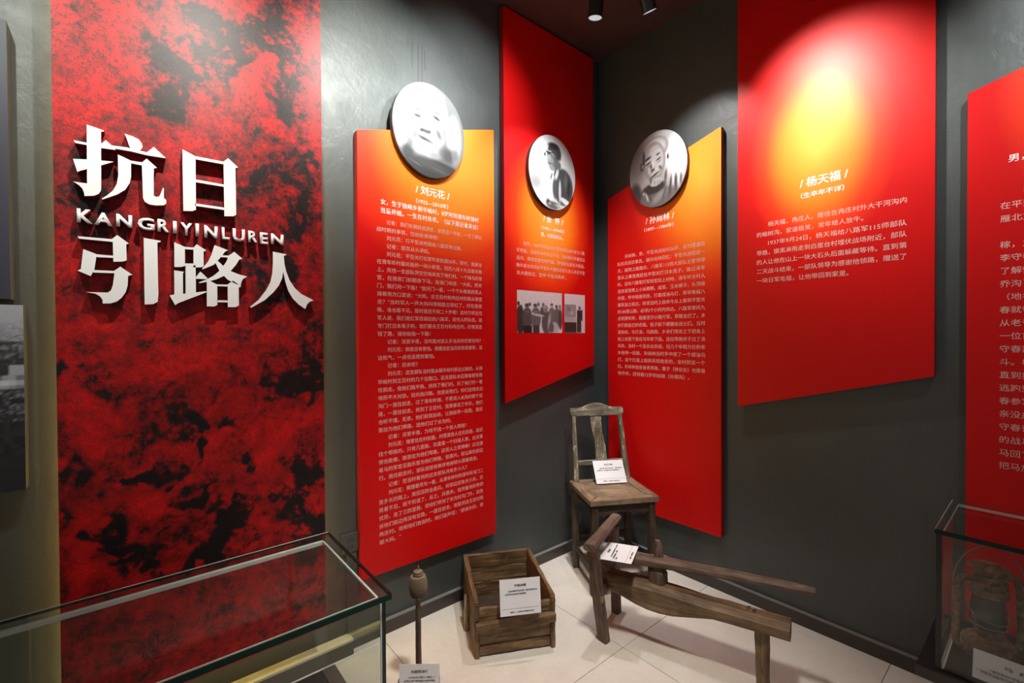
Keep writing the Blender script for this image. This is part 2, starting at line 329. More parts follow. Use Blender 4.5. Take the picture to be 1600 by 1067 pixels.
# traced letter strokes and print tones, in metres on the walls or in print coordinates
STROKES= {'kang':[[(-2.5786,2.0554),(-2.5384,2.0482),(-2.5414,2.0442),(-2.5463,2.0428),(-2.5478,1.8709),(-2.5489,1.859),(-2.5538,1.8489),(-2.5645,1.8411),(-2.5859,1.8362),(-2.5871,1.8475),(-2.5907,1.8582),(-2.598,1.8669),(-2.6108,1.8751),(-2.5961,1.8749),(-2.5798,1.8758)],[(-2.608,2.0),(-2.5783,1.9997),(-2.5453,2.0067),(-2.5358,2.0197),(-2.5218,2.0069),(-2.512,1.995),(-2.5455,1.9924),(-2.5783,1.9927),(-2.6049,1.9925)],[(-2.6104,1.9434),(-2.579,1.949),(-2.5469,1.9538),(-2.5174,1.957),(-2.547,1.9387),(-2.5788,1.9201),(-2.5957,1.9106),(-2.6009,1.9056)],[(-2.4908,2.0519),(-2.4707,2.0495),(-2.4561,2.0435),(-2.4488,2.0339),(-2.4464,2.0236),(-2.4491,2.0135),(-2.4565,2.0075),(-2.467,2.0061),(-2.4769,2.0089),(-2.4803,2.0187),(-2.4852,2.0375)],[(-2.5218,2.0069),(-2.4875,2.0101),(-2.4353,2.0075),(-2.4178,2.0298),(-2.3862,2.0005),(-2.4354,1.9979),(-2.4774,2.0002),(-2.5159,1.9988)],[(-2.5075,1.9824),(-2.4756,1.9704),(-2.4485,1.9715),(-2.4366,1.9867),(-2.4098,1.9629),(-2.4186,1.9595),(-2.4195,1.8698),(-2.413,1.8669),(-2.4053,1.8698),(-2.4008,1.8818),(-2.3951,1.901),(-2.3929,1.8987),(-2.3932,1.868),(-2.3866,1.8609),(-2.3871,1.8496),(-2.3935,1.8429),(-2.4133,1.8387),(-2.4307,1.8389),(-2.4424,1.8449),(-2.4469,1.8563),(-2.4486,1.962),(-2.4757,1.9623),(-2.4762,1.9179),(-2.4795,1.8984),(-2.491,1.8746),(-2.5095,1.8563),(-2.5295,1.8432),(-2.5457,1.833),(-2.5466,1.836),(-2.5354,1.8473),(-2.5203,1.866),(-2.5111,1.889),(-2.5072,1.9163)]],'ri':[[(-2.3414,2.0417),(-2.3049,2.0271),(-2.3052,1.8435),(-2.3157,1.8369),(-2.3408,1.8333)],[(-2.3071,2.0274),(-2.2212,2.0286),(-2.2213,2.0195),(-2.3072,2.0169)],[(-2.3068,1.9477),(-2.2209,1.9475),(-2.221,1.9395),(-2.3069,1.9383)],[(-2.3077,1.865),(-2.2217,1.8656),(-2.2218,1.8572),(-2.3078,1.8564)],[(-2.2224,2.0289),(-2.208,2.0443),(-2.1772,2.0181),(-2.1858,2.0147),(-2.1853,1.8461),(-2.1932,1.8398),(-2.222,1.835)]],'yin':[[(-2.6028,1.7115),(-2.525,1.7132),(-2.5118,1.7277),(-2.4834,1.7043),(-2.4903,1.7014),(-2.4897,1.65),(-2.4996,1.6453),(-2.5217,1.6425),(-2.5226,1.7047),(-2.5998,1.7046)],[(-2.5906,1.674),(-2.5582,1.661),(-2.5615,1.6529),(-2.5664,1.612),(-2.5749,1.5933),(-2.6043,1.6075),(-2.5965,1.6129)],[(-2.5626,1.6615),(-2.5209,1.6615),(-2.521,1.6546),(-2.5627,1.6528)],[(-2.5685,1.6123),(-2.5205,1.6137),(-2.5054,1.6286),(-2.4762,1.6051),(-2.4868,1.601),(-2.4881,1.5718),(-2.4931,1.549),(-2.5027,1.5311),(-2.5141,1.5182),(-2.529,1.5114),(-2.5481,1.5101),(-2.5486,1.5215),(-2.5533,1.531),(-2.5631,1.5389),(-2.5851,1.5436),(-2.536,1.5448),(-2.5285,1.5518),(-2.5237,1.5693),(-2.5196,1.6064),(-2.5686,1.6046)],[(-2.4467,1.7279),(-2.4025,1.7236),(-2.4046,1.7189),(-2.4117,1.7172),(-2.4112,1.5719),(-2.4108,1.5513),(-2.4128,1.5216),(-2.425,1.5133),(-2.4466,1.5112)]],'lu':[[(-2.367,1.724),(-2.338,1.7118),(-2.3381,1.6469),(-2.3486,1.6423),(-2.3673,1.6405)],[(-2.339,1.7117),(-2.3128,1.7124),(-2.3128,1.705),(-2.3391,1.7039)],[(-2.3138,1.7123),(-2.3044,1.7251),(-2.2766,1.7068),(-2.285,1.702),(-2.2851,1.6507),(-2.2939,1.6462),(-2.3145,1.6442)],[(-2.3386,1.6554),(-2.3133,1.6575),(-2.3134,1.65),(-2.3386,1.6476)],[(-2.368,1.6295),(-2.3405,1.6266),(-2.3439,1.6232),(-2.3446,1.5498),(-2.3683,1.546)],[(-2.3366,1.6495),(-2.3083,1.6523),(-2.3082,1.5555),(-2.3377,1.5489)],[(-2.381,1.5441),(-2.3683,1.5484),(-2.3376,1.5526),(-2.2781,1.5648),(-2.2775,1.561),(-2.3578,1.5198),(-2.3667,1.5122)],[(-2.3087,1.6101),(-2.2951,1.6318),(-2.2776,1.6138),(-2.2724,1.6067),(-2.3087,1.6056)],[(-2.2526,1.7286),(-2.2112,1.7152),(-2.2208,1.7095),(-2.2296,1.6949),(-2.244,1.6737),(-2.2559,1.6586),(-2.2888,1.6396),(-2.2898,1.6428),(-2.2728,1.667),(-2.262,1.6934)],[(-2.2296,1.6954),(-2.2088,1.6962),(-2.2088,1.689),(-2.2341,1.688)],[(-2.211,1.6952),(-2.193,1.7119),(-2.1671,1.6895),(-2.1774,1.685),(-2.1878,1.6652),(-2.2037,1.643),(-2.2238,1.6232),(-2.2479,1.6085),(-2.2714,1.5992),(-2.2986,1.5909),(-2.2996,1.5941),(-2.2776,1.605),(-2.2563,1.6206),(-2.2367,1.6413),(-2.2268,1.6576),(-2.2167,1.6753)],[(-2.2505,1.6655),(-2.2433,1.6738),(-2.2268,1.6576),(-2.2026,1.6405),(-2.1768,1.631),(-2.1521,1.6259),(-2.1656,1.6162),(-2.1714,1.604),(-2.1738,1.5907),(-2.1908,1.5973),(-2.213,1.6087),(-2.226,1.623),(-2.2389,1.6398)],[(-2.2766,1.6038),(-2.264,1.5997),(-2.2459,1.5896),(-2.2462,1.5183),(-2.2553,1.5121),(-2.2775,1.512)],[(-2.247,1.5908),(-2.2131,1.5919),(-2.2132,1.5854),(-2.247,1.5844)],[(-2.2142,1.5931),(-2.1974,1.6072),(-2.1716,1.5882),(-2.18,1.5837),(-2.1798,1.5197),(-2.1894,1.5128),(-2.2144,1.5111)],[(-2.2475,1.5348),(-2.213,1.5352),(-2.2131,1.5282),(-2.2476,1.5277)]],'ren':[[(-2.0663,1.7271),(-2.0198,1.7223),(-2.0222,1.7177),(-2.0287,1.7157),(-2.026,1.6831),(-2.0204,1.6557),(-2.0089,1.6235),(-1.9902,1.5941),(-1.9662,1.5723),(-1.9205,1.5498),(-1.9368,1.5425),(-1.9456,1.5316),(-1.952,1.5136),(-1.9763,1.5303),(-1.9977,1.5526),(-2.0141,1.5823),(-2.0243,1.6173),(-2.0309,1.6548),(-2.0347,1.6291),(-2.0465,1.6005),(-2.0651,1.5742),(-2.0946,1.5428),(-2.1407,1.5119),(-2.145,1.5149),(-2.1166,1.5417),(-2.092,1.5776),(-2.076,1.611),(-2.0689,1.6464),(-2.0667,1.6841)]]}
LATIN= [('K', -2.6037, -2.5686, 1.7537, 0.0425), ('A', -2.5647, -2.5231, 1.7533, 0.039), ('N', -2.5137, -2.4749, 1.7554, 0.0399), ('G', -2.4617, -2.4188, 1.7533, 0.0408), ('R', -2.4108, -2.38, 1.7538, 0.0417), ('I', -2.3699, -2.3592, 1.7536, 0.0415), ('Y', -2.3496, -2.3164, 1.7508, 0.0437), ('I', -2.3072, -2.2972, 1.7528, 0.0435), ('N', -2.2823, -2.243, 1.7513, 0.043), ('L', -2.2303, -2.2067, 1.7524, 0.0434), ('U', -2.1967, -2.1582, 1.7508, 0.0455), ('R', -2.1478, -2.1171, 1.7531, 0.0422), ('E', -2.1093, -2.0819, 1.7518, 0.0429), ('N', -2.0723, -2.0285, 1.7559, 0.0398)]
FACE1= [(-0.908,0.319,0.243,0.91,0.62,0.0,0.9),(0.819,0.687,0.428,0.91,0.6,0.0,0.9),(0.811,-0.295,0.527,0.791,0.66,0.0,0.8),(-0.104,0.251,0.698,0.784,0.93,0.0,0.22),(0.682,-0.038,0.276,0.618,0.9,0.0,0.4),(-0.764,-0.207,0.192,0.372,0.93,0.0,0.35),(-0.15,0.149,0.561,0.703,0.84,0.0,0.45),(-0.087,0.482,0.446,0.273,0.9,0.0,0.8),(-0.406,0.683,0.2,0.134,0.66,0.0,0.9),(0.325,0.736,0.156,0.209,0.7,0.3,0.9),(-0.346,0.321,0.26,0.123,0.62,-0.1,0.9),(0.183,0.396,0.245,0.115,0.66,-0.2,0.9),(-0.345,0.377,0.202,0.058,0.45,-0.25,0.9),(0.198,0.435,0.2,0.055,0.52,-0.1,0.9),(-0.347,0.236,0.15,0.049,0.1,0.0,0.8),(0.182,0.309,0.159,0.051,0.12,-0.3,0.8),(-0.347,0.164,0.173,0.045,0.7,0.0,0.9),(0.166,0.219,0.184,0.046,0.72,-0.2,0.9),(-0.105,0.206,0.101,0.25,0.95,0.0,0.9),(-0.137,-0.034,0.237,0.068,0.3,-0.15,0.85),(-0.239,-0.043,0.064,0.036,0.05,0.0,0.8),(-0.027,-0.024,0.06,0.032,0.12,0.0,0.8),(-0.121,0.043,0.148,0.055,0.9,0.0,0.9),(0.24,-0.028,0.105,0.22,0.5,0.55,0.9),(-0.428,-0.191,0.086,0.179,0.62,-0.4,0.9),(-0.583,-0.163,0.112,0.332,0.7,0.0,0.9),(0.397,0.081,0.113,0.374,0.66,0.1,0.9),(-0.138,-0.215,0.331,0.059,0.25,-0.22,0.85),(-0.138,-0.143,0.207,0.036,0.88,-0.2,0.9),(-0.109,-0.29,0.237,0.05,0.6,-0.2,0.9),(-0.095,-0.359,0.238,0.055,0.92,-0.1,0.9),(0.049,-0.979,1.154,0.414,0.3,0.0,0.18),(-0.601,-0.608,0.196,0.265,0.34,0.5,0.6),(0.518,-0.43,0.255,0.236,0.4,-0.4,0.7),(0.142,-0.765,0.796,0.139,0.36,-0.2,0.5),(-0.125,-0.423,0.445,0.216,0.82,0.0,0.35),(0.144,-0.512,0.214,0.092,0.74,0.0,0.6),(-0.127,-0.593,0.326,0.036,0.5,-0.1,0.9),(-0.391,-0.762,0.259,0.022,0.55,-0.3,0.9),(0.264,-0.81,0.372,0.023,0.5,-0.2,0.9),(0.712,-0.388,0.163,0.214,0.62,0.0,0.8)]
FACE2= [(-0.483,0.416,0.967,0.604,0.98,0.0,0.9),(-0.745,-0.352,0.399,0.298,0.72,0.0,0.8),(0.691,0.555,0.579,0.637,0.9,0.0,0.9),(0.44,-0.322,0.486,0.558,0.3,0.0,0.18),(-0.111,-0.351,0.2,0.449,0.95,0.0,0.4),(0.026,-0.052,0.187,0.226,0.92,0.2,0.4),(0.069,0.539,0.328,0.291,0.34,0.0,0.2),(0.031,0.721,0.304,0.124,0.2,0.0,0.5),(0.226,0.502,0.135,0.216,0.26,0.0,0.6),(0.145,0.246,0.236,0.167,0.42,0.0,0.3),(-0.107,0.311,0.185,0.248,0.6,0.0,0.5),(-0.164,0.393,0.115,0.141,0.72,0.0,0.8),(0.01,0.455,0.155,0.119,0.5,0.0,0.8),(-0.105,0.519,0.238,0.061,0.1,0.0,0.5),(-0.162,0.554,0.153,0.021,0.9,0.0,0.5),(-0.021,0.5,0.116,0.047,0.62,0.0,0.6),(-0.22,0.451,0.076,0.038,0.55,0.0,0.6),(-0.341,0.429,0.045,0.07,0.22,0.0,0.5),(-0.107,0.229,0.177,0.028,0.35,0.1,0.8),(0.265,0.367,0.048,0.063,0.7,0.0,0.7),(-0.031,0.114,0.17,0.095,0.62,0.0,0.6),(0.085,0.019,0.039,0.167,0.15,-0.3,0.6),(-0.071,-0.107,0.031,0.142,0.3,-0.4,0.6),(0.183,-0.009,0.063,0.192,0.85,-0.35,0.5),(0.299,-0.468,0.068,0.434,0.85,0.0,0.5),(0.082,-0.411,0.133,0.358,0.34,0.0,0.5),(0.563,-0.13,0.123,0.341,0.42,0.0,0.8),(0.685,-0.352,0.091,0.319,0.2,0.0,0.7),(0.56,-0.715,0.327,0.098,0.95,-0.3,0.4),(0.001,-0.888,0.35,0.143,0.4,0.0,0.5),(-0.21,-0.816,0.114,0.104,0.2,0.0,0.7),(-0.153,-0.854,0.054,0.047,0.9,0.0,0.7),(0.236,-0.887,0.238,0.053,0.75,-0.2,0.7)]
FACE3= [(-0.734,0.311,0.513,0.873,0.52,0.0,0.7),(0.664,0.238,0.663,0.767,0.97,0.0,0.6),(0.154,0.877,0.35,0.131,0.8,0.0,0.8),(-0.057,-0.857,1.079,0.422,0.46,0.0,0.25),(-0.053,0.561,0.471,0.332,0.6,0.0,0.14),(-0.053,0.572,0.436,0.31,0.86,0.0,0.4),(-0.099,0.218,0.414,0.555,0.55,0.05,0.14),(-0.09,0.227,0.383,0.533,0.83,0.05,0.35),(-0.356,0.554,0.185,0.27,0.7,0.0,0.9),(-0.475,0.382,0.062,0.294,0.25,0.0,0.6),(-0.538,0.171,0.094,0.159,0.28,0.0,0.5),(-0.519,0.177,0.038,0.068,0.7,0.0,0.6),(0.429,0.257,0.096,0.142,0.86,0.0,0.3),(0.369,0.24,0.04,0.095,0.15,0.0,0.6),(-0.326,0.343,0.178,0.054,0.12,0.35,0.8),(0.036,0.389,0.112,0.04,0.18,0.25,0.8),(-0.053,0.539,0.358,0.018,0.7,0.15,0.9),(-0.053,0.627,0.328,0.018,0.74,0.15,0.9),(-0.311,0.209,0.166,0.04,0.1,0.35,0.8),(0.056,0.256,0.136,0.035,0.08,0.35,0.8),(-0.281,0.134,0.153,0.04,0.5,0.3,0.9),(0.079,0.184,0.147,0.035,0.58,0.3,0.9),(-0.144,0.185,0.06,0.156,0.93,0.1,0.9),(-0.139,0.01,0.145,0.049,0.2,0.35,0.8),(-0.211,0.102,0.049,0.123,0.32,0.05,0.8),(-0.055,0.03,0.072,0.04,0.9,0.0,0.8),(0.117,0.014,0.07,0.11,0.38,0.7,0.8),(-0.358,0.014,0.062,0.135,0.6,-0.3,0.8),(-0.079,-0.137,0.275,0.04,0.16,0.38,0.8),(-0.07,-0.21,0.209,0.053,0.62,0.35,0.9),(-0.175,-0.052,0.151,0.022,0.5,0.4,0.8),(-0.131,-0.486,0.512,0.178,0.2,0.1,0.35),(0.296,-0.252,0.063,0.261,0.35,-0.1,0.7),(-0.041,-0.339,0.256,0.124,0.8,0.1,0.3),(-0.221,-0.265,0.061,0.134,0.42,0.0,0.7),(-0.085,-0.34,0.021,0.089,0.4,0.1,0.7),(0.019,-0.364,0.021,0.097,0.45,0.0,0.7),(0.093,-0.347,0.021,0.088,0.5,-0.2,0.7),(-0.297,-0.158,0.08,0.099,0.62,0.0,0.7),(0.634,-0.48,0.061,0.299,0.25,0.0,0.6),(0.799,-0.433,0.043,0.212,0.35,0.0,0.6),(0.452,-0.547,0.051,0.367,0.28,-0.12,0.6),(0.551,-0.354,0.039,0.257,0.95,0.0,0.6),(0.717,-0.393,0.033,0.213,0.97,0.0,0.6),(-0.786,-0.552,0.29,0.415,0.25,0.0,0.5),(0.062,-0.748,0.443,0.154,0.62,0.5,0.7),(-0.36,-0.684,0.043,0.203,0.85,0.35,0.6),(-0.237,-0.709,0.037,0.179,0.3,0.35,0.7),(0.238,-0.696,0.041,0.262,0.3,-0.4,0.7),(-0.478,-0.57,0.05,0.068,0.9,0.0,0.7)]
GROUP= [(0.029,0.689,0.035,0.063,0.22,0.0,0.5),(0.078,0.591,0.044,0.079,0.22,0.0,0.5),(0.203,0.649,0.054,0.064,0.25,0.0,0.5),(0.22,0.573,0.032,0.048,0.8,0.0,0.5),(0.266,0.678,0.036,0.056,0.3,0.0,0.5),(0.383,0.66,0.055,0.057,0.28,0.0,0.5),(0.383,0.595,0.037,0.045,0.8,0.0,0.5),(0.454,0.69,0.035,0.062,0.4,0.0,0.5),(0.563,0.684,0.035,0.066,0.4,0.0,0.5),(0.755,0.689,0.042,0.058,0.3,0.0,0.5),(0.754,0.649,0.028,0.037,0.85,0.0,0.5),(0.869,0.655,0.043,0.059,0.35,0.0,0.5),(0.872,0.601,0.032,0.037,0.8,0.0,0.5),(0.95,0.653,0.036,0.076,0.5,0.0,0.5),(0.06,0.303,0.099,0.379,0.22,0.0,0.2),(0.213,0.348,0.119,0.288,0.33,0.0,0.2),(0.399,0.354,0.119,0.293,0.42,0.0,0.2),(0.538,0.512,0.054,0.147,0.35,0.0,0.3),(0.76,0.438,0.089,0.217,0.45,0.0,0.2),(0.88,0.38,0.099,0.266,0.42,0.0,0.2),(0.958,0.345,0.054,0.3,0.3,0.0,0.3),(0.218,0.076,0.109,0.112,0.14,9.0,0.3),(0.404,0.078,0.082,0.122,0.25,9.0,0.3),(0.634,0.259,0.124,0.322,0.36,0.0,0.25),(0.697,0.282,0.044,0.278,0.7,-0.1,0.6),(0.453,0.43,0.161,0.033,0.82,-0.15,0.4),(0.329,0.463,0.037,0.035,0.85,0.0,0.5),(0.611,0.594,0.069,0.096,0.55,0.0,0.3),(0.587,0.633,0.041,0.033,0.7,0.0,0.5),(0.828,0.135,0.107,0.168,0.75,0.0,0.4),(0.746,0.134,0.07,0.167,0.4,0.0,0.4),(0.214,0.497,0.051,0.024,0.5,0.0,0.7),(0.394,0.505,0.066,0.024,0.6,0.0,0.7)]
MEMO= [(0.283,0.571,0.287,0.173,0.6,9.0,0.12),(0.197,0.624,0.129,0.083,0.48,0.0,0.8),(0.353,0.517,0.131,0.07,0.72,0.0,0.8),(0.281,0.349,0.3,0.067,0.7,9.0,0.2),(0.285,0.141,0.308,0.146,0.2,9.0,0.12),(0.734,0.653,0.065,0.054,0.35,0.0,0.3),(0.739,0.462,0.157,0.158,0.2,9.0,0.3),(0.704,0.2,0.122,0.212,0.22,9.0,0.25)]
DARK_LOW= [(-2.64,0.978,0.032,0.06,1.0,0.0,0.5),(-2.611,0.931,0.059,0.051,1.0,0.0,0.5),(-2.619,0.831,0.037,0.061,1.0,0.0,0.5),(-2.47,0.932,0.05,0.033,1.0,0.0,0.5),(-2.383,0.948,0.054,0.039,1.0,0.0,0.5),(-2.3,0.85,0.058,0.058,1.0,0.0,0.5),(-2.221,0.748,0.051,0.084,1.0,0.0,0.5),(-2.263,0.652,0.069,0.059,0.9,0.0,0.5),(-2.528,0.817,0.04,0.042,0.9,0.0,0.5),(-2.517,0.718,0.048,0.085,1.0,0.0,0.5),(-2.464,0.658,0.05,0.065,0.8,0.0,0.5),(-2.35,0.621,0.074,0.069,0.6,0.0,0.5),(-1.948,0.89,0.063,0.106,1.0,0.0,0.5),(-1.932,1.247,0.05,0.213,0.9,0.0,0.5),(-1.951,0.625,0.075,0.159,0.8,0.0,0.5),(-2.124,0.941,0.039,0.037,0.8,0.0,0.5),(-2.218,1.072,0.026,0.038,1.0,0.0,0.5),(-2.297,1.083,0.029,0.035,0.9,0.0,0.5),(-2.317,1.005,0.038,0.035,0.9,0.0,0.5),(-2.03,1.234,0.059,0.028,0.9,0.0,0.5),(-2.64,1.289,0.018,0.035,0.9,0.0,0.5),(-2.573,1.3,0.018,0.017,0.9,0.0,0.5),(-2.381,1.139,0.108,0.09,0.3,0.0,0.5),(-2.058,0.783,0.093,0.102,0.35,0.0,0.5),(-2.649,0.779,0.021,0.06,0.7,0.0,0.5),(-2.602,1.082,0.067,0.082,-1.0,0.0,0.5),(-2.563,1.181,0.092,0.062,-0.8,0.0,0.5),(-2.605,0.786,0.044,0.133,-1.0,0.0,0.5),(-2.428,0.835,0.069,0.055,-0.8,0.0,0.5),(-2.269,1.032,0.059,0.059,-0.6,0.0,0.5),(-2.078,1.003,0.091,0.126,-0.5,0.0,0.5),(-2.622,0.628,0.044,0.061,-0.7,0.0,0.5),(-2.397,1.319,0.178,0.067,-0.4,0.0,0.5)]
DARK_HIGH= [(-2.339,2.3,0.1,0.145,0.7,0.0,0.5),(-2.41,2.177,0.077,0.054,0.8,0.0,0.5),(-2.203,2.477,0.091,0.141,0.8,0.0,0.5),(-2.052,2.589,0.102,0.137,0.9,0.0,0.5),(-1.986,2.312,0.083,0.217,0.5,0.0,0.5),(-2.102,2.043,0.088,0.123,0.35,0.0,0.5),(-1.954,1.858,0.073,0.117,0.8,0.0,0.5),(-2.062,1.629,0.102,0.137,0.6,0.0,0.5),(-1.952,2.078,0.061,0.104,0.7,0.0,0.5),(-2.281,2.525,0.057,0.08,0.5,0.0,0.5),(-2.232,1.604,0.06,0.07,0.4,0.0,0.5),(-2.626,2.373,0.043,0.089,-1.0,0.0,0.5),(-2.592,2.199,0.066,0.11,-0.5,0.0,0.5),(-2.142,2.382,0.064,0.06,-0.7,0.0,0.5),(-2.491,2.37,0.08,0.105,-0.4,0.0,0.5),(-2.561,1.6,0.076,0.123,-0.4,0.0,0.5),(-2.022,2.175,0.07,0.038,-0.6,0.0,0.5),(-2.563,1.447,0.091,0.061,-0.7,0.0,0.5),(-2.262,1.509,0.097,0.07,-0.7,0.0,0.5)]

# ---------------------------------------------------------------- setting
def struct(o): o['kind'] = 'structure'; return o
CEIL = 3.28
struct(box('wall_left', -4.6, 0.12, 0.0, 0.12, -0.1, CEIL+.1, M['wall']))
struct(box('wall_right', 0.0, 0.12, -5.2, 0.0, -0.1, CEIL+.1, M['wall']))
struct(box('ceiling', -4.6, 0.0, -5.2, 0.0, CEIL, CEIL+.1, M['ceil']))
fl = struct(box('floor', -4.6, 0.0, -5.2, 0.0, -0.1, -0.003, M['grout']))
tile_me = None
for i in range(6):
    for j in range(7):
        x1 = -0.8*i; x0 = max(x1-0.8, -4.6); y1 = -0.8*j; y0 = max(y1-0.8, -5.2)
        if y1 <= -5.2 or x1 <= -4.6: continue
        full = abs(x1-x0-.8) < 1e-6 and abs(y1-y0-.8) < 1e-6
        g = 0.0012
        if full and tile_me is not None:
            o = bpy.data.objects.new('tile', tile_me); link(o, fl)
        else:
            o = ob_from_bm('tile', box_bm(g, x1-x0-g, g, y1-y0-g, 0, .003, .0006), M['tile'], fl)
            if full: tile_me = o.data
        o.location = (x0, y0, -0.003)
def skirting(name, x0, x1, y0, y1, dx, dy):
    s = struct(box(name, x0, x1, y0, y1, 0, .060, M['skirt'], bev=.001))
    box('trim', x0, x1, y0, y1, .0605, .0650, M['skirt_top'], s, .001)
skirting('baseboard_left', -1.74, -0.001, -0.022, -0.0005, 0, 0)
skirting('baseboard_right', -0.022, -0.0005, -5.2, -0.022, 0, 0)
s = struct(box('trim_1', -4.6, -1.7405, -0.055, -0.0005, 0, .058, M['skirt'], bev=.001)); box('ledge', -4.6, -1.7405, -0.055, -0.0005, .058, .068, plain('led_lit_ledge', (.45,.41,.33), .4), s, .001)  # LED glow from behind the title board painted into the ledge colour

for x, z0, z1 in ((-1.405,2.73,2.86),(-1.372,2.66,2.87),(-1.350,2.66,2.87),(-1.334,2.74,2.84),(-1.428,2.82,2.86)):
    box('paint_drip', x-.0013, x+.0013, -.0012, -.0002, z0, z1, plain('dark_drip', (.022,.024,.023), .5), bpy.data.objects['wall_left'], .0004)
# ---------------------------------------------------------------- writing
_dg = None
def glyph_mesh(txt, size=1.0, bold=0.0, res=2):
    c = bpy.data.curves.new('writing', 'FONT'); c.body = txt; c.size = size; c.resolution_u = res; c.offset = bold
    c.fill_mode = 'FRONT'
    o = bpy.data.objects.new('writing', c); COL.objects.link(o)
    dg = bpy.context.evaluated_depsgraph_get()
    me = bpy.data.meshes.new_from_object(o.evaluated_get(dg))
    bpy.data.objects.remove(o); bpy.data.curves.remove(c)
    return me
def writing(name, rows, f, mat, parent, res=2):
    """rows: (text, left, baseline, em, width or None, bold, slant); f(s, t)->xyz, s runs in the reading direction."""
    V = []; F = []
    nrm = (Vector(f(1,0))-Vector(f(0,0))).cross(Vector(f(0,1))-Vector(f(0,0))).normalized()
    for txt, s0, t0, em, width, bold, tilt in rows:
        me = glyph_mesh(txt, em, 0.0, res)
        if not me.vertices: continue
        xs = [v.co.x for v in me.vertices]; x0, x1 = min(xs), max(xs)
        k = 1.0; off = 0.0
        if width: k = width/(x1-x0); off = -x0
        b = len(V)
        w_ = bold*em*.5                     # heavier strokes: the glyph struck several times, slightly apart
        for q, (ox, oy) in enumerate([(0, 0)] if bold < .01 else [(-w_, -w_*.5), (w_, -w_*.5), (-w_, w_*.5), (w_, w_*.5)]):
            b = len(V)
            for v in me.vertices:
                x = (v.co.x+off)*k; p_ = Vector(f(s0+x+ox, t0+v.co.y+tilt*x+oy)); V.append(p_+nrm*(q*.00012))
            for p in me.polygons: F.append([b+i for i in p.vertices])
        bpy.data.meshes.remove(me)
    me = bpy.data.meshes.new(name); me.from_pydata(V, [], F); me.materials.append(mat)
    o = link(bpy.data.objects.new(name, me), parent); o['kind'] = 'stuff'; return o
# reading frames on the two walls
def RA(d): return lambda s, t: (s, -d, t)
def RB(d): return lambda s, t: (-d, -s, t)          # s = -y

# ---------------------------------------------------------------- flat prints
def smooth(a, b, x):
    t = min(max((x-a)/(b-a), 0), 1); return t*t*(3-2*t)
def tone_at(u, v, base, blobs, rnd=None):
    c = base
    for x, y, rx, ry, val, rot, soft in blobs:
        dx, dy = u-x, v-y
        if rot: cr, sr = math.cos(rot), math.sin(rot); dx, dy = dx*cr+dy*sr, -dx*sr+dy*cr
        d = math.sqrt((dx/rx)**2+(dy/ry)**2) if rot != 9 else max(abs(u-x)/rx, abs(v-y)/ry)
        if d < 1: c += (val-c)*(1-smooth(1-soft, 1, d))
    return c
def lin(c): return c/12.92 if c <= .04045 else ((c+.055)/1.055)**2.4
def set_tone(me, vals, name='tone'):
    ca = me.color_attributes.new(name, 'FLOAT_COLOR', 'POINT')
    ca.data.foreach_set('color', [x for t in vals for x in ((t, t, t, 1) if not isinstance(t, tuple) else (*t, 1))])
def grid_print(name, f, u0, u1, v0, v1, nu, nv, fn, mat, parent, attr='tone'):
    V = [f(u0+(u1-u0)*i/nu, v0+(v1-v0)*j/nv) for j in range(nv+1) for i in range(nu+1)]
    F = [(j*(nu+1)+i, j*(nu+1)+i+1, (j+1)*(nu+1)+i+1, (j+1)*(nu+1)+i) for j in range(nv) for i in range(nu)]
    me = bpy.data.meshes.new(name); me.from_pydata(V, [], F); me.materials.append(mat)
    set_tone(me, [fn(u0+(u1-u0)*i/nu, v0+(v1-v0)*j/nv) for j in range(nv+1) for i in range(nu+1)], attr)
    return link(bpy.data.objects.new(name, me), parent)

# ---------------------------------------------------------------- red story boards
D0, D1 = 0.006, 0.040
def board(name, f, pts, mat, label, anchor):
    root = empty(name, anchor, 0, label, 'display board', 'red story boards')
    inv = Vector(anchor)
    bm = prism_bm(pts, f, D0, D1)
    fixn(bm)
    me = bpy.data.meshes.new('panel'); bm.to_mesh(me); bm.free(); me.materials.append(mat); me.materials.append(M['side'])
    nrm = Vector(f(0,0,1))-Vector(f(0,0,0))
    for p in me.polygons:
        if abs(p.normal.dot(nrm)) < .5: p.material_index = 1
    o = bpy.data.objects.new('panel', me); link(o, root, -inv)
    return root, o
def on(root, o): o.location = -Vector(root.location); return o

white, bold = M['white'], M['whitebold']
def para(lines, left, top, pitch, em, width, cells):
    """justified paragraph; a leading > marks a two-cell indent"""
    rows = []; cell = width/cells
    for i, t in enumerate(lines):
        ind = 2 if t.startswith('>') else 0; t = t.lstrip('>'); last = t.endswith('|'); t = t.rstrip('|')
        wd = (cells-ind)*cell
        if last:
            n = sum(.58 if c.isascii() else 1.0 for c in t); wd = min(n*cell, wd)
            if t and t[-1] in '。，！？”': wd -= cell*.45
        rows.append((t, left+ind*cell, top-i*pitch, em, wd, 0.004, 0))
    return rows

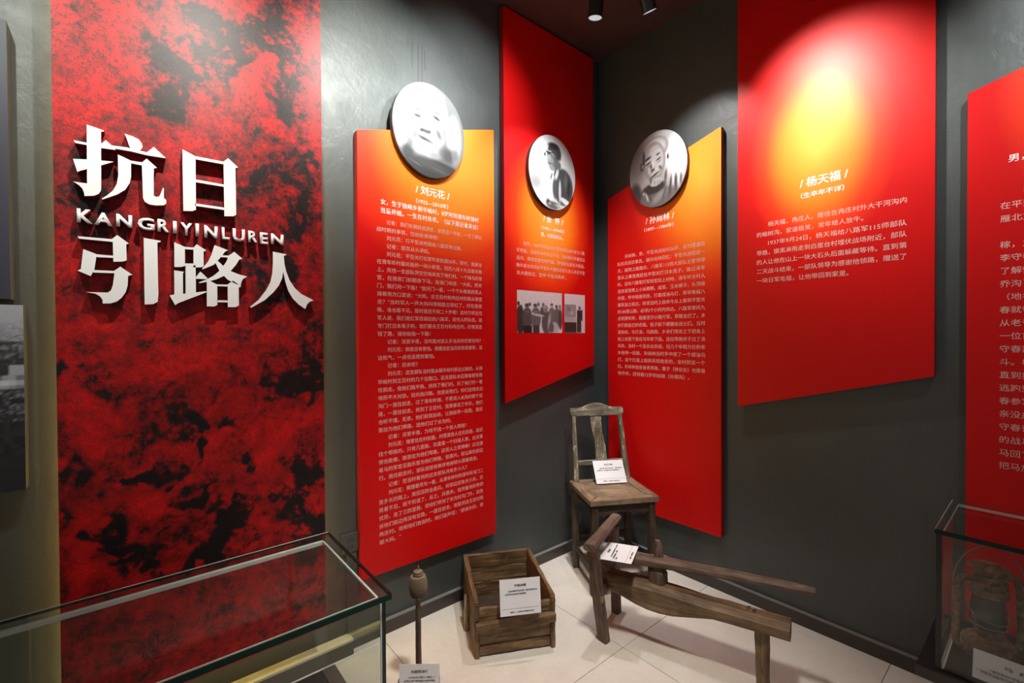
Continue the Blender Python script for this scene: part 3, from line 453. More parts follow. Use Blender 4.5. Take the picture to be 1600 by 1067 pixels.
b1, _ = board('story_board', fA, [(-1.70,.305),(-.93,.305),(-.93,2.546),(-1.70,2.325)], m_print('print_board_interview', -1.24, 2.36, .62, .74),
  'tall orange-to-red board packed with a long white interview, right of the grunge title board', (-1.315,-.04,.305))
T1 = """>记者：我们在搞抗战调查，依您这个年龄，一定了解抗
战时期的事情，您就给讲讲吧！|
>刘元花：打平型关时我给八路军带过路。|
>记者：那您从头讲起。|
>刘元花：平型关打仗那年是民国26年，那时，我家住
在滑车岭村最前面的一间小房里。阴历八月十九日那天晚
上，突然一支部队凭空空地来到了俺们村。一个骑马的军
官，在我家门前翻身下马，敲着门喊道：“大妈，开开
门，我们问一下路！”我开门一看，一个个头很高的军人
操着南方口音说：“大妈，去王巨村和冉庄村的路从哪里
走？”当时军人一声大妈叫得我脸立即红了，好在是夜
晚，谁也看不见。那时我还不到二十岁呢！这时只听这位
军人说，我们是红军改编后的八路军，是穷人的队伍，是
专门打日本鬼子的，我们要去王巨村和冉庄村，好像是走
错了路，请你给指一下路！|
>记者：深更半夜，当时面对这么多当兵的您害怕吗？|
>刘元花：倒是没有害怕。我看这些当兵的慈眉善眼，说
话和气，一点也没感到害怕。|
>记者：后来呢？|
>刘元花：这支部队当时是从振华峪村那边过来的，从振
华峪村到王巨村的几个岔路口，这支部队本应跟着那条路
往前走，但他们路不熟，拐到了俺们村。到了俺们村一看
地形不大对劲，就向我问路。我告诉他们，你们还得走出
沟门一直往前走，过了滑车岭铺，不要误入长沟村那个岔
道，一直往前走，就到了王巨村。我费事说了半天，他们
也听不懂。无奈，他们和我协商，让我给带一段路。我就
答应为他们带路，送他们过了长沟村。|
>记者：深更半夜，为啥不找一个男人带路？|
>刘元花：俺家住在村前面，村里其他人住在后面，就近
找个带路的。只有几里路，我虽是一个妇道人家，这点事
情也能做，就答应为他们带路，这是人之常情嘛！这位骑
着马的军官见我乐意为他们带路，很高兴，就让我在前边
行。我往前走时，部队就很有秩序地掉转头跟着我走。|
>记者：您当时看到的这支部队共有多少人？|
>刘元花：我借着月光一看，从滑车岭村到滑车岭沟门二
里多长的路上，黑压压的全是兵。岭那边还有多少兵，天
黑看不见，就不知道了。总之，兵很多。我凭着地形熟的
优势，走了三四里路，把他们带到了长沟村沟门外，就告
诉他们前边再没有岔路，一直往前走，就能到达王巨村和
冉庄村。我和他们告别时，他们连声说：“谢谢大妈，谢
谢大妈。”|""".split('\n')
pitch1 = (1.891-.442)/39
on(b1, writing('body_text', para(T1, -1.612, 1.891+pitch1, pitch1, .0235, .595, 25), RA(.0406), white, None)).parent = b1
rows = [('/ 刘元花 /', -1.412, 2.108, .046, .192, .03, 0), ('（1922—2010年）', -1.410, 2.056, .026, .182, .02, 0),
        ('女，生于独峪乡振华峪村，8岁时到滑车岭铺村', -1.592, 2.018, .028, .555, .022, 0), ('当童养媳。一生在村务农。（以下是记者采访）', -1.592, 1.978, .028, .550, .022, 0)]
rows[0] = ('/ 刘元花 /', -1.412, 2.105, .046, .192, .03, 0)
on(b1, writing('heading_text', rows, RA(.0407), bold, None)).parent = b1

b2, _ = board('story_board', fA, [(-.857,1.022),(-.082,1.207),(-.082,3.262),(-.857,3.262)], m_print('print_board_corner_left', -.54, 2.10, .38, .50),
  'tall red board reaching the ceiling with two small photographs printed below its text', (-.47,-.04,1.022))
T2 = """>曹怀，1937年9月25日平型关伏击战中曾为八路
军带路，后担任本村抗日干部，组织群众开展抗日
运动，解放后曾任村干部，带领群众搞经济建设。
晚年曾长时间在平型关大捷纪念馆为游人讲述平型
关大捷经过，宣传“平型关精神”。|""".split('\n')
on(b2, writing('body_text', para(T2, -.768, 1.937, .0435, .0265, .592, 22), RA(.0406), white, None)).parent = b2
rows = [('/ 曹  怀 /', -.552, 2.103, .044, .172, .03, 0), ('（1901—1994年）', -.568, 2.052, .026, .200, .02, 0), ('男，白崖台村人。', -.572, 2.010, .027, .195, .024, 0)]
on(b2, writing('heading_text', rows, RA(.0407), bold, None)).parent = b2
def fr_noise(u, v, s, seed=0):
    a = math.sin(u*s*12.9+v*s*78.2+seed)*43758.5; return a-math.floor(a)
mono = m_photo('warm_monochrome_print', .4, (1.2,1.1,1.1))
U, W = .374/2, .25/2
o = grid_print('group_photograph', RA(.0409), -.766, -.392, 1.422, 1.672, 110, 76, lambda u, v: lin(tone_at((u+.766)/.374, (v-1.422)/.25, .88, GROUP)*(1-.12*fr_noise(u, v, 40))), mono, None); on(b2, o).parent = b2
o = grid_print('memorial_photograph', RA(.0409), -.369, -.174, 1.422, 1.672, 70, 76, lambda u, v: lin(tone_at((u+.369)/.195, (v-1.422)/.25, .88, MEMO)*(1-.1*fr_noise(u, v, 40))), mono, None); on(b2, o).parent = b2

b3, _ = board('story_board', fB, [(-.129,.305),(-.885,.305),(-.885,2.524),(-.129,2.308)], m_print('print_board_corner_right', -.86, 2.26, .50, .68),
  'red board with a slanted top standing behind the wooden chair, right of the room corner', (-.04,-.507,.305))
T3 = """>孙尚林，男，平型关战役时26岁，是村里游击
队民兵班炊事员。据孙尚林回忆：平型关战役前一
天，接到上级指示，八路军115师大部队主要领导
要从上寨连夜赶往平型关打日本鬼子，路过滑车
岭。当年八路军行军快至站上村时，滑车岭全村人
连夜冒雨煮上小米稠粥，咸菜，玉米棒子，头顶破
衣服，怀中抱着热饭，打着煤油马灯，早早等候八
路军战士路过。听说当时上级命令从上寨到平型关
的100里山路，必须2个小时内到达。八路军夜间九
点到滑车岭，踏着泥泞小路行军，草鞋全烂了。乡
亲们把自己的衣服、鞋子脱下硬塞给战士们。当时
滑车岭，车打滑，马跌跤，乡亲们情急之下把身上
破上衣脱下垫在马车轮下面，连拉带推终于过了滑
车岭。当时一个连长出来说，找几个年轻力壮的老
乡给带一段路，孙尚林当时手中提了一个煤油马
灯，这个灯是上级民兵班给发的，全村就这一个
灯。孙尚林自告奋勇带路，妻子（钟云女）也跟着
他作伴，还领着12岁的姑娘（孙翠凤）。|""".split('\n')
on(b3, writing('body_text', para(T3, .206, 1.902, (1.902-1.150)/17, .0270, .590, 21), RB(.0406), white, None)).parent = b3
rows = [('/ 孙尚林 /', .418, 2.090, .047, .190, .03, 0), ('（1897—1984年）', .408, 2.044, .027, .197, .02, 0)]
on(b3, writing('heading_text', rows, RB(.0407), bold, None)).parent = b3

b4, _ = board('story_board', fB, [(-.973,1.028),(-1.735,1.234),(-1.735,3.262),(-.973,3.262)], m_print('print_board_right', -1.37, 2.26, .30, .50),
  'tall bright red board without a portrait, its glare spot above seven lines of text', (-.04,-1.354,1.028))
T4 = """>杨天福，冉庄人，居住在冉庄村外大干河沟内
的榆树沟，家道极贫，常年给人放牛。|
>1937年9月24日，杨天福给八路军115师部队
带路，摸黑淋雨走到白崖台村埋伏战场附近，部队
的人让他在山上一块大石头后面躲藏等待。直到第
二天战斗结束，一部队领导为感谢他领路，赠送了
一块日军毛毯，让他带回到家里。|""".split('\n')
on(b4, writing('body_text', para(T4, 1.068, 1.944, .0463, .0270, .582, 22), RB(.0406), white, None)).parent = b4
rows = [('/ 杨天福 /', 1.262, 2.100, .048, .188, .03, 0), ('（生卒年不详）', 1.266, 2.048, .028, .170, .026, 0)]
on(b4, writing('heading_text', rows, RB(.0407), bold, None)).parent = b4

b5, _ = board('story_board', fB, [(-1.826,.305),(-2.60,.305),(-2.60,2.52),(-1.826,2.312)], m_print('print_board_far_right', -2.35, 2.30, .42, .60),
  'dark red board at the right edge of the photo, rising behind the lantern case', (-.04,-2.21,.305))
T5 = ['李', '在平型', '雁北支', '1937', '稼，为', '李守春', '了解情', '乔沟了', '（地名', '春就带', '从老爷', '一位首', '守春家', '斗。根', '直到打', '逃跑到', '春参军', '亲没办', '守春说', '的战马', '马回了', '把马放']
rows = []
for i, t in enumerate(T5):
    ind = 1 if i in (0, 3) else 0
    rows.append((t, 1.911+ind*.056, 1.905-i*.0474, .0275, None, .004, 0))
on(b5, writing('body_text', rows, RB(.0406), white, None)).parent = b5
on(b5, writing('heading_text', [('男，', 1.930, 2.024, .030, None, .022, 0)], RB(.0407), bold, None)).parent = b5

# ---------------------------------------------------------------- oval portraits, each on its own thick oval board
def oval(label, f, fr, cu, cz, rx, rz, blobs, base, sgn, tint):
    root = empty('oval_portrait', f(cu, cz-rz, .041), 0, label, 'portrait', 'oval portraits')
    n = 96
    pts = [(cu+rx*math.cos(2*math.pi*k/n), cz+rz*math.sin(2*math.pi*k/n)) for k in range(n)]
    o = ob_from_bm('backing_disc', fixn(prism_bm(pts, f, .0415, .068)), M['side_dark']); o.parent = root; on(root, o)
    for p in o.data.polygons: p.use_smooth = False
    R, S = 54, 132; V = [fr((cu if sgn > 0 else -cu), cz)]; tn = [lin(tone_at(0, 0, base, blobs))]; F = []
    for i in range(1, R+1):
        r = i/R
        for k in range(S):
            a = 2*math.pi*k/S; u, v = r*math.cos(a), r*math.sin(a)
            V.append(fr((cu if sgn > 0 else -cu)+u*rx, cz+v*rz)); tn.append(lin(max(0, min(1, tone_at(u, v, base, blobs)*(1-.05*fr_noise(u, v, 31))))))
    for k in range(S): F.append((0, 1+k, 1+(k+1) % S))
    for i in range(R-1):
        for k in range(S):
            a = 1+i*S+k; b_ = 1+i*S+(k+1) % S; F.append((a, a+S, b_+S, b_))
    me = bpy.data.meshes.new('photograph'); me.from_pydata(V, [], F); me.materials.append(m_photo('portrait_print', .40, tint)); set_tone(me, tn)
    o = bpy.data.objects.new('photograph', me); link(o, root); on(root, o)
oval('round black-and-white portrait of an old woman in a pale headscarf on the interview board', fA, RA(.0685), -1.345, 2.412, .20, .228, FACE1, .55, 1, (.80,.80,.83))
oval('oval photo of a person with glasses looking left, on the ceiling-high board', fA, RA(.0685), -.495, 2.400, .20, .224, FACE2, .93, 1, (.93,1,1))
oval('oval portrait of a bald bearded old man on the slant-topped board behind the chair', fB, RB(.0685), -.515, 2.395, .192, .224, FACE3, .72, -1, (.97,.95,.98))

# ---------------------------------------------------------------- grunge title board with raised letters
tb = empty('title_board', (-2.264,-.10,.235), 0, 'huge red and black grunge board with raised white title characters', 'display board')
from mathutils import noise as mnoise
def fbm(p): return mnoise.noise(p)+.5*mnoise.noise(p*2.1)+.25*mnoise.noise(p*4.3)
def dmask(u, v):
    q = Vector((u, v, 0)); n1 = fbm(q*7.0); n2 = fbm(q*7.0+Vector((9, 4, 2))); n3 = fbm(q*26.0+Vector((3, 1, 7)))
    u += n1*.085+n3*.020; v += n2*.085; c = 0.0
    for x, y, rx, ry, val, rot, soft in DARKS:
        d = math.sqrt(((u-x)/rx)**2+((v-y)/ry)**2)
        if d < 1.25: c += val*(1-smooth(.25, 1.25, d))
    c = max(-1, min(1, c)); hole = fbm(Vector((u, v, 0))*19.0+Vector((5, 5, 1)))
    return .5+.5*max(-1, min(1, c*(.72 if c > 0 else 1)+hole*1.1*max(c, 0)+n3*.25))
DARKS = DARK_LOW+DARK_HIGH
X0, X1, ZB, ZT = -2.656, -1.872, .20, 3.262
o = grid_print('printed_face', RA(.1005), X0, X1, ZB, ZT, 110, 420, lambda u, v: dmask(u, v), M['grunge'], tb, 'mask'); on(tb, o)
o = box('backing_panel', X0, X1, -.100, -.072, ZB, ZT, M['side']); o.parent = tb; on(tb, o)
o = box('frame', X0+.06, X1-.06, -.0715, -.004, ZB+.06, ZT-.05, M['side_dark']); o.parent = tb; on(tb, o)
for x0 in (X0+.040, X1-.050):
    o = box('led_strip', x0, x0+.008, -.026, -.020, ZB+.04, ZT-.05, M['led']); o.parent = tb; on(tb, o)
o = box('led_strip', X0+.05, X1-.05, -.026, -.020, ZB+.03, ZB+.038, M['led']); o.parent = tb; on(tb, o)
def raised(name, polys, d0=.1012, d1=.137):
    bm = bmesh.new()
    for k, p in enumerate(polys): prism_bm(p, fA, d0, d1-.0002*(k % 3), bm)
    fixn(bm); me = bpy.data.meshes.new(name); bm.to_mesh(me); bm.free()
    me.materials.append(M['letter']); me.materials.append(M['letter_side'])
    for p in me.polygons:
        if p.normal.y > -.5: p.material_index = 1
    o = bpy.data.objects.new(name, me); link(o, tb); on(tb, o); return o
for k in ('kang', 'ri', 'yin', 'lu', 'ren'): raised('raised_character', STROKES[k])
def latin(c, x0, x1, z, h):
    me = glyph_mesh(c, 1.0, .035, 3); xs = [v.co.x for v in me.vertices]; ys = [v.co.y for v in me.vertices]
    a, b_, lo, hi = min(xs), max(xs), min(ys), max(ys)
    bm = bmesh.new(); bm.from_mesh(me); bpy.data.meshes.remove(me)
    bmesh.ops.remove_doubles(bm, verts=bm.verts, dist=1e-5)
    for v in bm.verts: v.co = Vector((x0+(v.co.x-a)/(b_-a)*(x1-x0), -.137, z+(v.co.y-lo)/(hi-lo)*h))
    r = bmesh.ops.extrude_face_region(bm, geom=bm.faces[:])
    for v in [g for g in r['geom'] if isinstance(g, bmesh.types.BMVert)]: v.co.y = -.1012
    fixn(bm); me = bpy.data.meshes.new('raised_letter'); bm.to_mesh(me); bm.free()
    me.materials.append(M['letter']); me.materials.append(M['letter_side'])
    for p in me.polygons:
        if abs(p.normal.y) < .5: p.material_index = 1
    o = bpy.data.objects.new('raised_letter', me); link(o, tb); on(tb, o)
for c, x0, x1, z, h in LATIN: latin(c, x0, x1, z, h)

# ---------------------------------------------------------------- frames on the far left
fb = empty('wall_slab', (-3.2,-.06,1.518), 0, 'dark slate board hanging at the upper left edge of the photo', 'display board')
o = box('panel', -3.75, -2.752, -.062, -.002, 1.518, 2.335, M['slate'], bev=.001); o.parent = fb; on(fb, o)
pb = empty('village_photograph', (-3.2,-.06,.95), 0, 'black-and-white landscape photo board with ruined walls at the lower left', 'photograph')
o = box('backing_panel', -3.75, -2.728, -.060, -.002, .95, 1.502, M['slate']); o.parent = pb; on(pb, o)
def village(u, v):
    t = (v-.95)/.552; n1 = fr_noise(round(u*150), round(v*150), .37); n2 = fr_noise(round(u*90), round(v*120), .53); n3 = fr_noise(round(u*60), round(v*70), .71)
    if t > .80: return lin(.72-.25*smooth(.95, .80, t)*n1)
    if t > .68: return lin(.18+.45*n1*n2)
    if t > .62: return lin(.15+.1*n1) if u < -2.76 else lin(.72)
    if t > .55: return lin(.45+.45*n3)
    if t > .38: return lin(.15+.5*n1*n3)
    if t > .2: return lin(.10+.12*n2)
    return lin(.15+.03*n2)
o = grid_print('printed_photograph', RA(.0605), -3.75, -2.728, .95, 1.502, 150, 110, village, m_photo('cool_monochrome_print', .4, (.92,.95,1.05)), None); o.parent = pb; on(pb, o)

# ---------------------------------------------------------------- socket box and trunking on the left wall
sk = empty('socket_box', (-1.737,-.001,.43), 0, 'grey power socket box low on the wall beside the title board', 'socket')
o = box('housing', -1.775, -1.7015, -.018, -.001, .436, .518, M['plastic'], bev=.002); o.parent = sk; on(sk, o)
for z in (.494, .462):
    bm = bmesh.new()
    for dx in (-.008, .008): box_bm(-1.738+dx-.0018, -1.738+dx+.0018, -.0195, -.0175, z-.006, z+.006, 0, bm)
    o = ob_from_bm('outlet', bm, M['black']); o.parent = sk; on(sk, o)
o = box('trunking', -1.752, -1.706, -.014, -.001, .069, .436, M['plastic'], bev=.001); o.parent = sk; on(sk, o)

# ---------------------------------------------------------------- glass cases
def glass_case(name, label, x0, x1, y0, y1, z0, z1, ends, plinth, cover, ov=.012):
    """ends: coordinates of the visible end panes; long axis is whichever side is longer"""
    cx, cy = (x0+x1)/2, (y0+y1)/2
    r = empty(name, (cx, cy, 0), 0, label, 'display case', 'glass display cases')
    def add(o): o.parent = r; on(r, o); return o
    t = .010; e = .0004
    add(box('top_pane', x0-ov, x1+ov, y0-ov, y1+ov, z1-t, z1, M['glass']))
    add(box('front_pane', x0, x1, y0, y0+t, z0+.012, z1-t-e, M['glass'])) if plinth == 'A' else add(box('front_pane', x0, x0+t, y0, y1, z0+.012, z1-t-e, M['glass']))
    if plinth == 'A': add(box('back_pane', x0, x1, y1-t, y1, z0+.012, z1-t-e, M['glass']))
    if plinth == 'A': add(box('end_pane', x1-t, x1, y0+t+e, y1-t-e, z0+.012, z1-t-e, M['glass']))
    else: add(box('end_pane', x0+t+e, x1, y1-t, y1, z0+.012, z1-t-e, M['glass']))
    return r, add
LX1, LY0, LY1 = -2.005, -.968, -.523
r, add = glass_case('glass_display_case', 'empty low glass display case in front of the grunge title board', -3.9, LX1, LY0, LY1, .296, .762, None, 'A', None)
add(box('rim', -3.9, LX1+.014, LY0-.015, LY0-.0125, .748, .762, M['edge']))
add(box('rim', LX1+.0125, LX1+.015, LY0-.012, LY1+.012, .750, .762, M['edge']))
add(box('corner_edge', LX1+.0005, LX1+.0025, LY0-.003, LY0+.009, .31, .7475, M['edge']))
add(box('corner_edge', LX1-.007, LX1-.0005, LY0-.003, LY0-.0005, .31, .7475, M['edge']))
add(box('corner_edge', LX1-.0115, LX1-.0075, LY0-.003, LY0-.0005, .31, .7475, M['seam']))
add(box('rim', -3.9, LX1+.012, LY1+.0125, LY1+.0135, .7535, .762, M['edge']))
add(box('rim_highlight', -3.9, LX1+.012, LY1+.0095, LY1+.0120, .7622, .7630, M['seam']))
add(box('seam_strip', -3.9, LX1-.012, LY1-.022, LY1-.0105, .7385, .7510, M['bright'], bev=.002))  # bright edge reflection modelled as a pale strip
add(box('seam_strip', LX1-.016, LX1-.0105, LY0+.012, LY1-.022, .7445, .7510, M['seam'], bev=.001))
add(box('seam_strip', -3.9, LX1-.012, LY0+.0105, LY0+.0135, .7440, .7510, M['seam'], bev=.001))
add(box('base_plate', -3.9, LX1+.035, LY0-.035, LY1+.026, .276, .3075, M['blackbox'], bev=.003))
add(box('base_trim', LX1-.010, LX1+.032, LY0-.02, LY1+.02, .308, .312, M['metal'], bev=.001))
add(box('plinth', -3.9, LX1-.02, LY0+.03, LY1-.03, .0, .2755, M['blackbox'], bev=.003))

RX0, RY1 = -.460, -1.797
r2, add = glass_case('glass_display_case', 'low glass case with a rusty lantern inside, at the right edge', RX0, -.052, -3.2, RY1, .286, .762, None, 'B', None, .004)
add(box('rim', RX0-.0065, RX0-.0045, -3.2, RY1+.006, .747, .762, M['edge']))
add(box('rim', RX0-.004, -.055, RY1+.0045, RY1+.0065, .752, .762, M['seam']))
add(box('corner_edge', RX0-.003, RX0-.0005, RY1-.011, RY1-.0005, .30, .747, M['black']))
add(box('corner_edge', RX0-.003, RX0+.009, RY1+.0005, RY1+.0025, .30, .747, M['edge']))
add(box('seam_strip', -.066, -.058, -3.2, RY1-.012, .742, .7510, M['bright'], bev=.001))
add(box('seam_strip', RX0+.012, -.068, RY1-.014, RY1-.0105, .745, .7510, M['seam'], bev=.001))
add(box('seam_strip', RX0+.012, -.068, RY1-.016, RY1-.0105, .2985, .303, M['seam'], bev=.001))
add(box('base_plate', RX0-.022, -.045, -3.2, RY1+.05, .262, .298, M['blackbox'], bev=.003))
add(box('plinth', RX0+.03, -.05, -3.2, RY1, .0, .2615, M['blackbox'], bev=.003))

# ---------------------------------------------------------------- information cards
def card(label, corner_bl, ux, uy, w, h, title, body, foot, tsize=.0105, rot=False, thick=.0012):
    """corner_bl world, ux/uy unit vectors along the card's width and height."""
    bl = Vector(corner_bl); ux = Vector(ux).normalized(); uy = Vector(uy).normalized(); uy = (uy-ux*uy.dot(ux)).normalized(); n = ux.cross(uy)
    root = empty('information_card', bl, 0, label, 'card', 'white information cards')
    m = Matrix((ux, uy, n)).transposed().to_4x4()
    bm = box_bm(0, w, 0, h, -thick, 0, .0003)
    o = ob_from_bm('sheet', bm, M['card'], root); o.matrix_local = m
    f = lambda s, t: (s, t, .0004)
    rows = [(title, w/2-len(title)*.0065, h-.032, .0125, len(title)*.013, .03, 0)]
    for i, t in enumerate(body):
        x = .018+(.018 if i == 0 else 0); rows.append((t, x, h-.052-.0125*i, .0078, min(len(t)*.0083, w-x-.014), .02, 0))
    rows.append((foot, w*.24, .011, .0075, min(len(foot)*.0080, w*.62), .02, 0))
    o = writing('card_text', rows, f, M['ink'], root, 1); o.matrix_local = m
    o = ob_from_bm('rule_line', box_bm(.006, w-.006, .0275, .0283, .0002, .0004), M['ink'], root); o.matrix_local = m
    return root

# ---------------------------------------------------------------- bamboo-yellow worn wooden chair
CH = empty('wooden_chair', (-.352,-.395,0), math.radians(-29.5), 'weathered low wooden chair with a splat back in the room corner', 'chair')
cw, cd, cs = M['chairwood'], M['chairdark'], M['chairseat']
hw, hd, zs = .200, .185, .520      # half width, half depth, seat top
# legs
beam('leg', (-.168, hd-.030, 0), (-.176, hd-.035, .487), .036, .036, M['chairleg'], CH, .034, .034)
beam('leg', ( .168, hd-.030, 0), ( .166, hd-.035, .487), .036, .036, cd, CH, .034, .034)
beam('leg', (-.168,-hd+.022, 0), (-.165,-hd+.030, .487), .040, .040, cd, CH, .038, .038)
beam('leg', ( .170,-hd+.022, 0), ( .163,-hd+.030, .487), .040, .040, cd, CH, .038, .038)
# seat frame: mitred boards round a recessed panel
def seat_piece(name, pts, z0, z1, mat, alongx):
    bm = prism_bm(pts, (lambda u, v, d: (u, v, d)) if alongx else (lambda u, v, d: (v, -u, d)), z0, z1); fixn(bm)
    bmesh.ops.bevel(bm, geom=[e for e in bm.edges if e.calc_face_angle(0) > .5], offset=.003, segments=2, affect='EDGES')
    o = ob_from_bm(name, bm, mat, CH)
    if not alongx: o.rotation_euler = (0, 0, math.pi/2)
    return o
fw = .062; g = .0012
seat_piece('seat_board', [(-hw,-hd),(hw,-hd),(hw-fw-g,-hd+fw),(-hw+fw+g,-hd+fw)], zs-.030, zs, cs, True)
seat_piece('seat_board', [(-hw+fw+g,hd-fw),(hw-fw-g,hd-fw),(hw,hd),(-hw,hd)], zs-.030, zs, cs, True)
seat_piece('seat_board', [(-hw,-hd+g*2),(-hw+fw,-hd+fw+g*2),(-hw+fw,hd-fw-g*2),(-hw,hd-g*2)], zs-.030, zs, cs, False)
seat_piece('seat_board', [(hw,-hd+g*2),(hw,hd-g*2),(hw-fw,hd-fw-g*2),(hw-fw,-hd+fw+g*2)], zs-.030, zs, cs, False)
box('seat_panel', -hw+fw+.002, hw-fw-.002, -hd+fw+.002, hd-fw-.002, zs-.02, zs-.003, cs, CH, .001)
# aprons; the front one is scalloped
def scallop(x):
    a = abs(x)/.145
    return .418 + .020*(1 if a < .30 else 0)*math.cos(a/.30*math.pi/2)*0 + (.0 if a > 1 else 0) + (.014*abs(math.sin(a*math.pi*2.5)) + .020*smooth(.55, 0, a))
pts = [(-.146,.488)]+[(-.146+.292*k/40, scallop(-.146+.292*k/40)) for k in range(41)]+[(.146,.488)]
o = ob_from_bm('apron', fixn(prism_bm(pts, lambda u, v, d: (u, -hd+.040-d, v), 0, .018)), cd, CH)
for sx in (-.162, .150):
    box('apron', sx, sx+.014, -hd+.045, hd-.055, .43, .488, cd, CH, .001)
box('apron', -.148, .148, hd-.048, hd-.034, .44, .488, cd, CH, .001)
# stretchers
beam('stretcher', (-.158, hd-.033,.185), (.152, hd-.033,.185), .020, .036, cd, CH)
beam('stretcher', (-.167,-hd+.04,.125), (-.170, hd-.045,.125), .018, .030, M['chairleg'], CH)
beam('stretcher', ( .168,-hd+.04,.125), ( .165, hd-.045,.125), .018, .030, M['chairleg'], CH)
beam('stretcher', (-.150,-hd+.026,.085), (.150,-hd+.026,.085), .018, .030, cd, CH)
# back: two leaning stiles, lower rail, splat, arched crest
yb0, yb1 = hd-.028, hd+.035
beam('stile', (-.163, yb0, zs+.0005), (-.160, yb1, .930), .033, .028, cw, CH, .027, .024, up=(0,1,0))
beam('stile', ( .166, yb0, zs+.0005), ( .140, yb1, .930), .033, .028, cw, CH, .027, .024, up=(0,1,0))
def yb(z): return yb0+(yb1-yb0)*(z-zs)/(.93-zs)
beam('lower_rail', (-.147, yb(.625), .625), (.146, yb(.625), .625), .020, .030, cw, CH)
bm = bmesh.new(); n = 10; ring = []
for k in range(n+1):
    t = k/n; z = .640+(.915-.640)*t; x = .004-.022*t+.008*math.sin(t*math.pi*2); hwid = .033+.002*math.cos(t*math.pi*2); y = yb(z)+.010*math.sin(t*math.pi*2)
    ring.append([bm.verts.new((z, -(x+a*hwid), y+b*.006)) for a, b in ((-1,-1),(1,-1),(1,1),(-1,1))])
for k in range(n):
    for q in range(4): bm.faces.new((ring[k][q], ring[k][(q+1)%4], ring[k+1][(q+1)%4], ring[k+1][q]))
bm.faces.new(ring[0][::-1]); bm.faces.new(ring[-1]); fixn(bm)
o = ob_from_bm('splat', bm, cw, CH); o.matrix_local = Matrix(((0,-1,0,0),(0,0,1,0),(1,0,0,0),(0,0,0,1)))
pts = []
for k in range(31):
    x = -.180+.345*k/30; a = (x+.010)/.172
    pts.append((x, .953+.030*smooth(.75, .0, abs(a))))
pts += [(.166,.932),(.160,.908),(.04,.905),(-.06,.905),(-.176,.908),(-.182,.932)]
o = ob_from_bm('crest_rail', fixn(prism_bm(pts, lambda u, v, d: (u, yb(v)-.013+d, v), 0, .026)), cw, CH)
bmv = bmesh.new(); bmv.from_mesh(o.data); bmesh.ops.bevel(bmv, geom=[e for e in bmv.edges if e.calc_face_angle(0) > .9], offset=.003, segments=2, affect='EDGES'); bmv.to_mesh(o.data); bmv.free()
card('white information card leaning on the seat of the wooden chair', (-.375,-.302,.5245), (.855,-.519,0), (-.02*0+.519*.55,.855*.55,.82), .19, .14, '四屯木椅', ['抗战时期八路军用过的木椅，一直由村民保存', '使用至今，后捐赠给纪念馆收藏展出。'], '捐赠人：白崖台乡南坡村村民')

# ---------------------------------------------------------------- noodle press: bench beam, trestle, lever
PR = empty('wooden_noodle_press', (-.70,-.80,0), 0, 'old wooden lever press on three legs before the chair', 'press')
pw, pl = M['presswood'], M['presslight']
def P(x, y, z): return (x+.70, y+.80, z)
beam('trestle_leg', P(-.829,-.717,0), P(-.893,-.707,.448), .036, .046, pw, PR, .048, .044, up=(0,1,0), sag=.004)
beam('trestle_leg', P(-.608,-.618,0), P(-.640,-.628,.452), .036, .040, pw, PR, .042, .040, up=(0,1,0))
beam('cap_bar', P(-.935,-.722,.462), P(-.598,-.612,.482), .062, .034, pw, PR, .054, .030, bev=.010)
beam('cross_rail', P(-.860,-.708,.235), P(-.628,-.625,.235), .040, .050, pw, PR)
def bench_prof(t):
    k = math.sin(math.pi*min(1, t*1.45))**2
    return (1.0-.15*t, .82+.62*k, -.020*k)
beam('bench_beam', P(-.742,-.640,.238), P(-.541,-1.392,.262), .105, .088, pl, PR, .098, .088, bev=.022, nseg=14, prof=bench_prof, jit=.0015)
beam('rear_leg', P(-.562,-1.300,0), P(-.564,-1.296,.228), .034, .042, pl, PR, .038, .046, up=(0,1,0))
for s in (-.012, .012):
    beam('mortise_mark', P(-.592+s*.3,-1.26+s,.3035), P(-.575+s*.3,-1.268+s,.3035), .004, .003, M['black'], PR, nseg=2)
beam('upright_post', P(-.662,-.893,.245), P(-.664,-.890,.474), .078, .066, pw, PR, .062, .060, up=(1,0,0), bev=.012, nseg=10, prof=lambda t: (1.0 if t < .45 else (.78 if t < .82 else .78-.42*((t-.82)/.18)**2), 1 if t < .45 else .48, 0))
def lever_prof(t): return (1.0, 1.0, .0)
beam('lever_pole', P(-.735,-.655,.352), P(-.521,-1.470,.436), .070, .050, pw, PR, .036, .030, bev=.013, nseg=14, jit=.0015, sag=.006)
beam('lever_slot', P(-.671,-.858,.3975), P(-.652,-.935,.4015), .012, .004, M['black'], PR, nseg=2)
beam('wedge', P(-.676,-.872,.398), P(-.650,-.905,.408), .014, .022, pl, PR, .010, .014)
beam('hinge_block', P(-.80,-.690,.335), P(-.725,-.672,.335), .060, .075, pw, PR, .05, .06, bev=.015)
beam('peg', P(-.866,-.722,.210), P(-.856,-.738,.206), .014, .030, pl, PR, nseg=2)
a, b_ = Vector((-.843,-.713,.398)), Vector((-.673,-.636,.398))   # left edge of the card runs from a to b
ux = (b_-a).normalized(); uy = Vector((-ux.y, ux.x, 0))
BR = Vector((-.816,-.857,.404))
card('white information card lying askew on the press beside its cap bar', BR, (Vector((-.646,-.778,.402))-BR), (a-BR), .187, .146, '饸饹床', ['村民家中用来压制面食的饸饹床，抗战时曾为', '八路军做饭使用，后捐赠', '收藏。'], '捐赠人：南坡村村民')

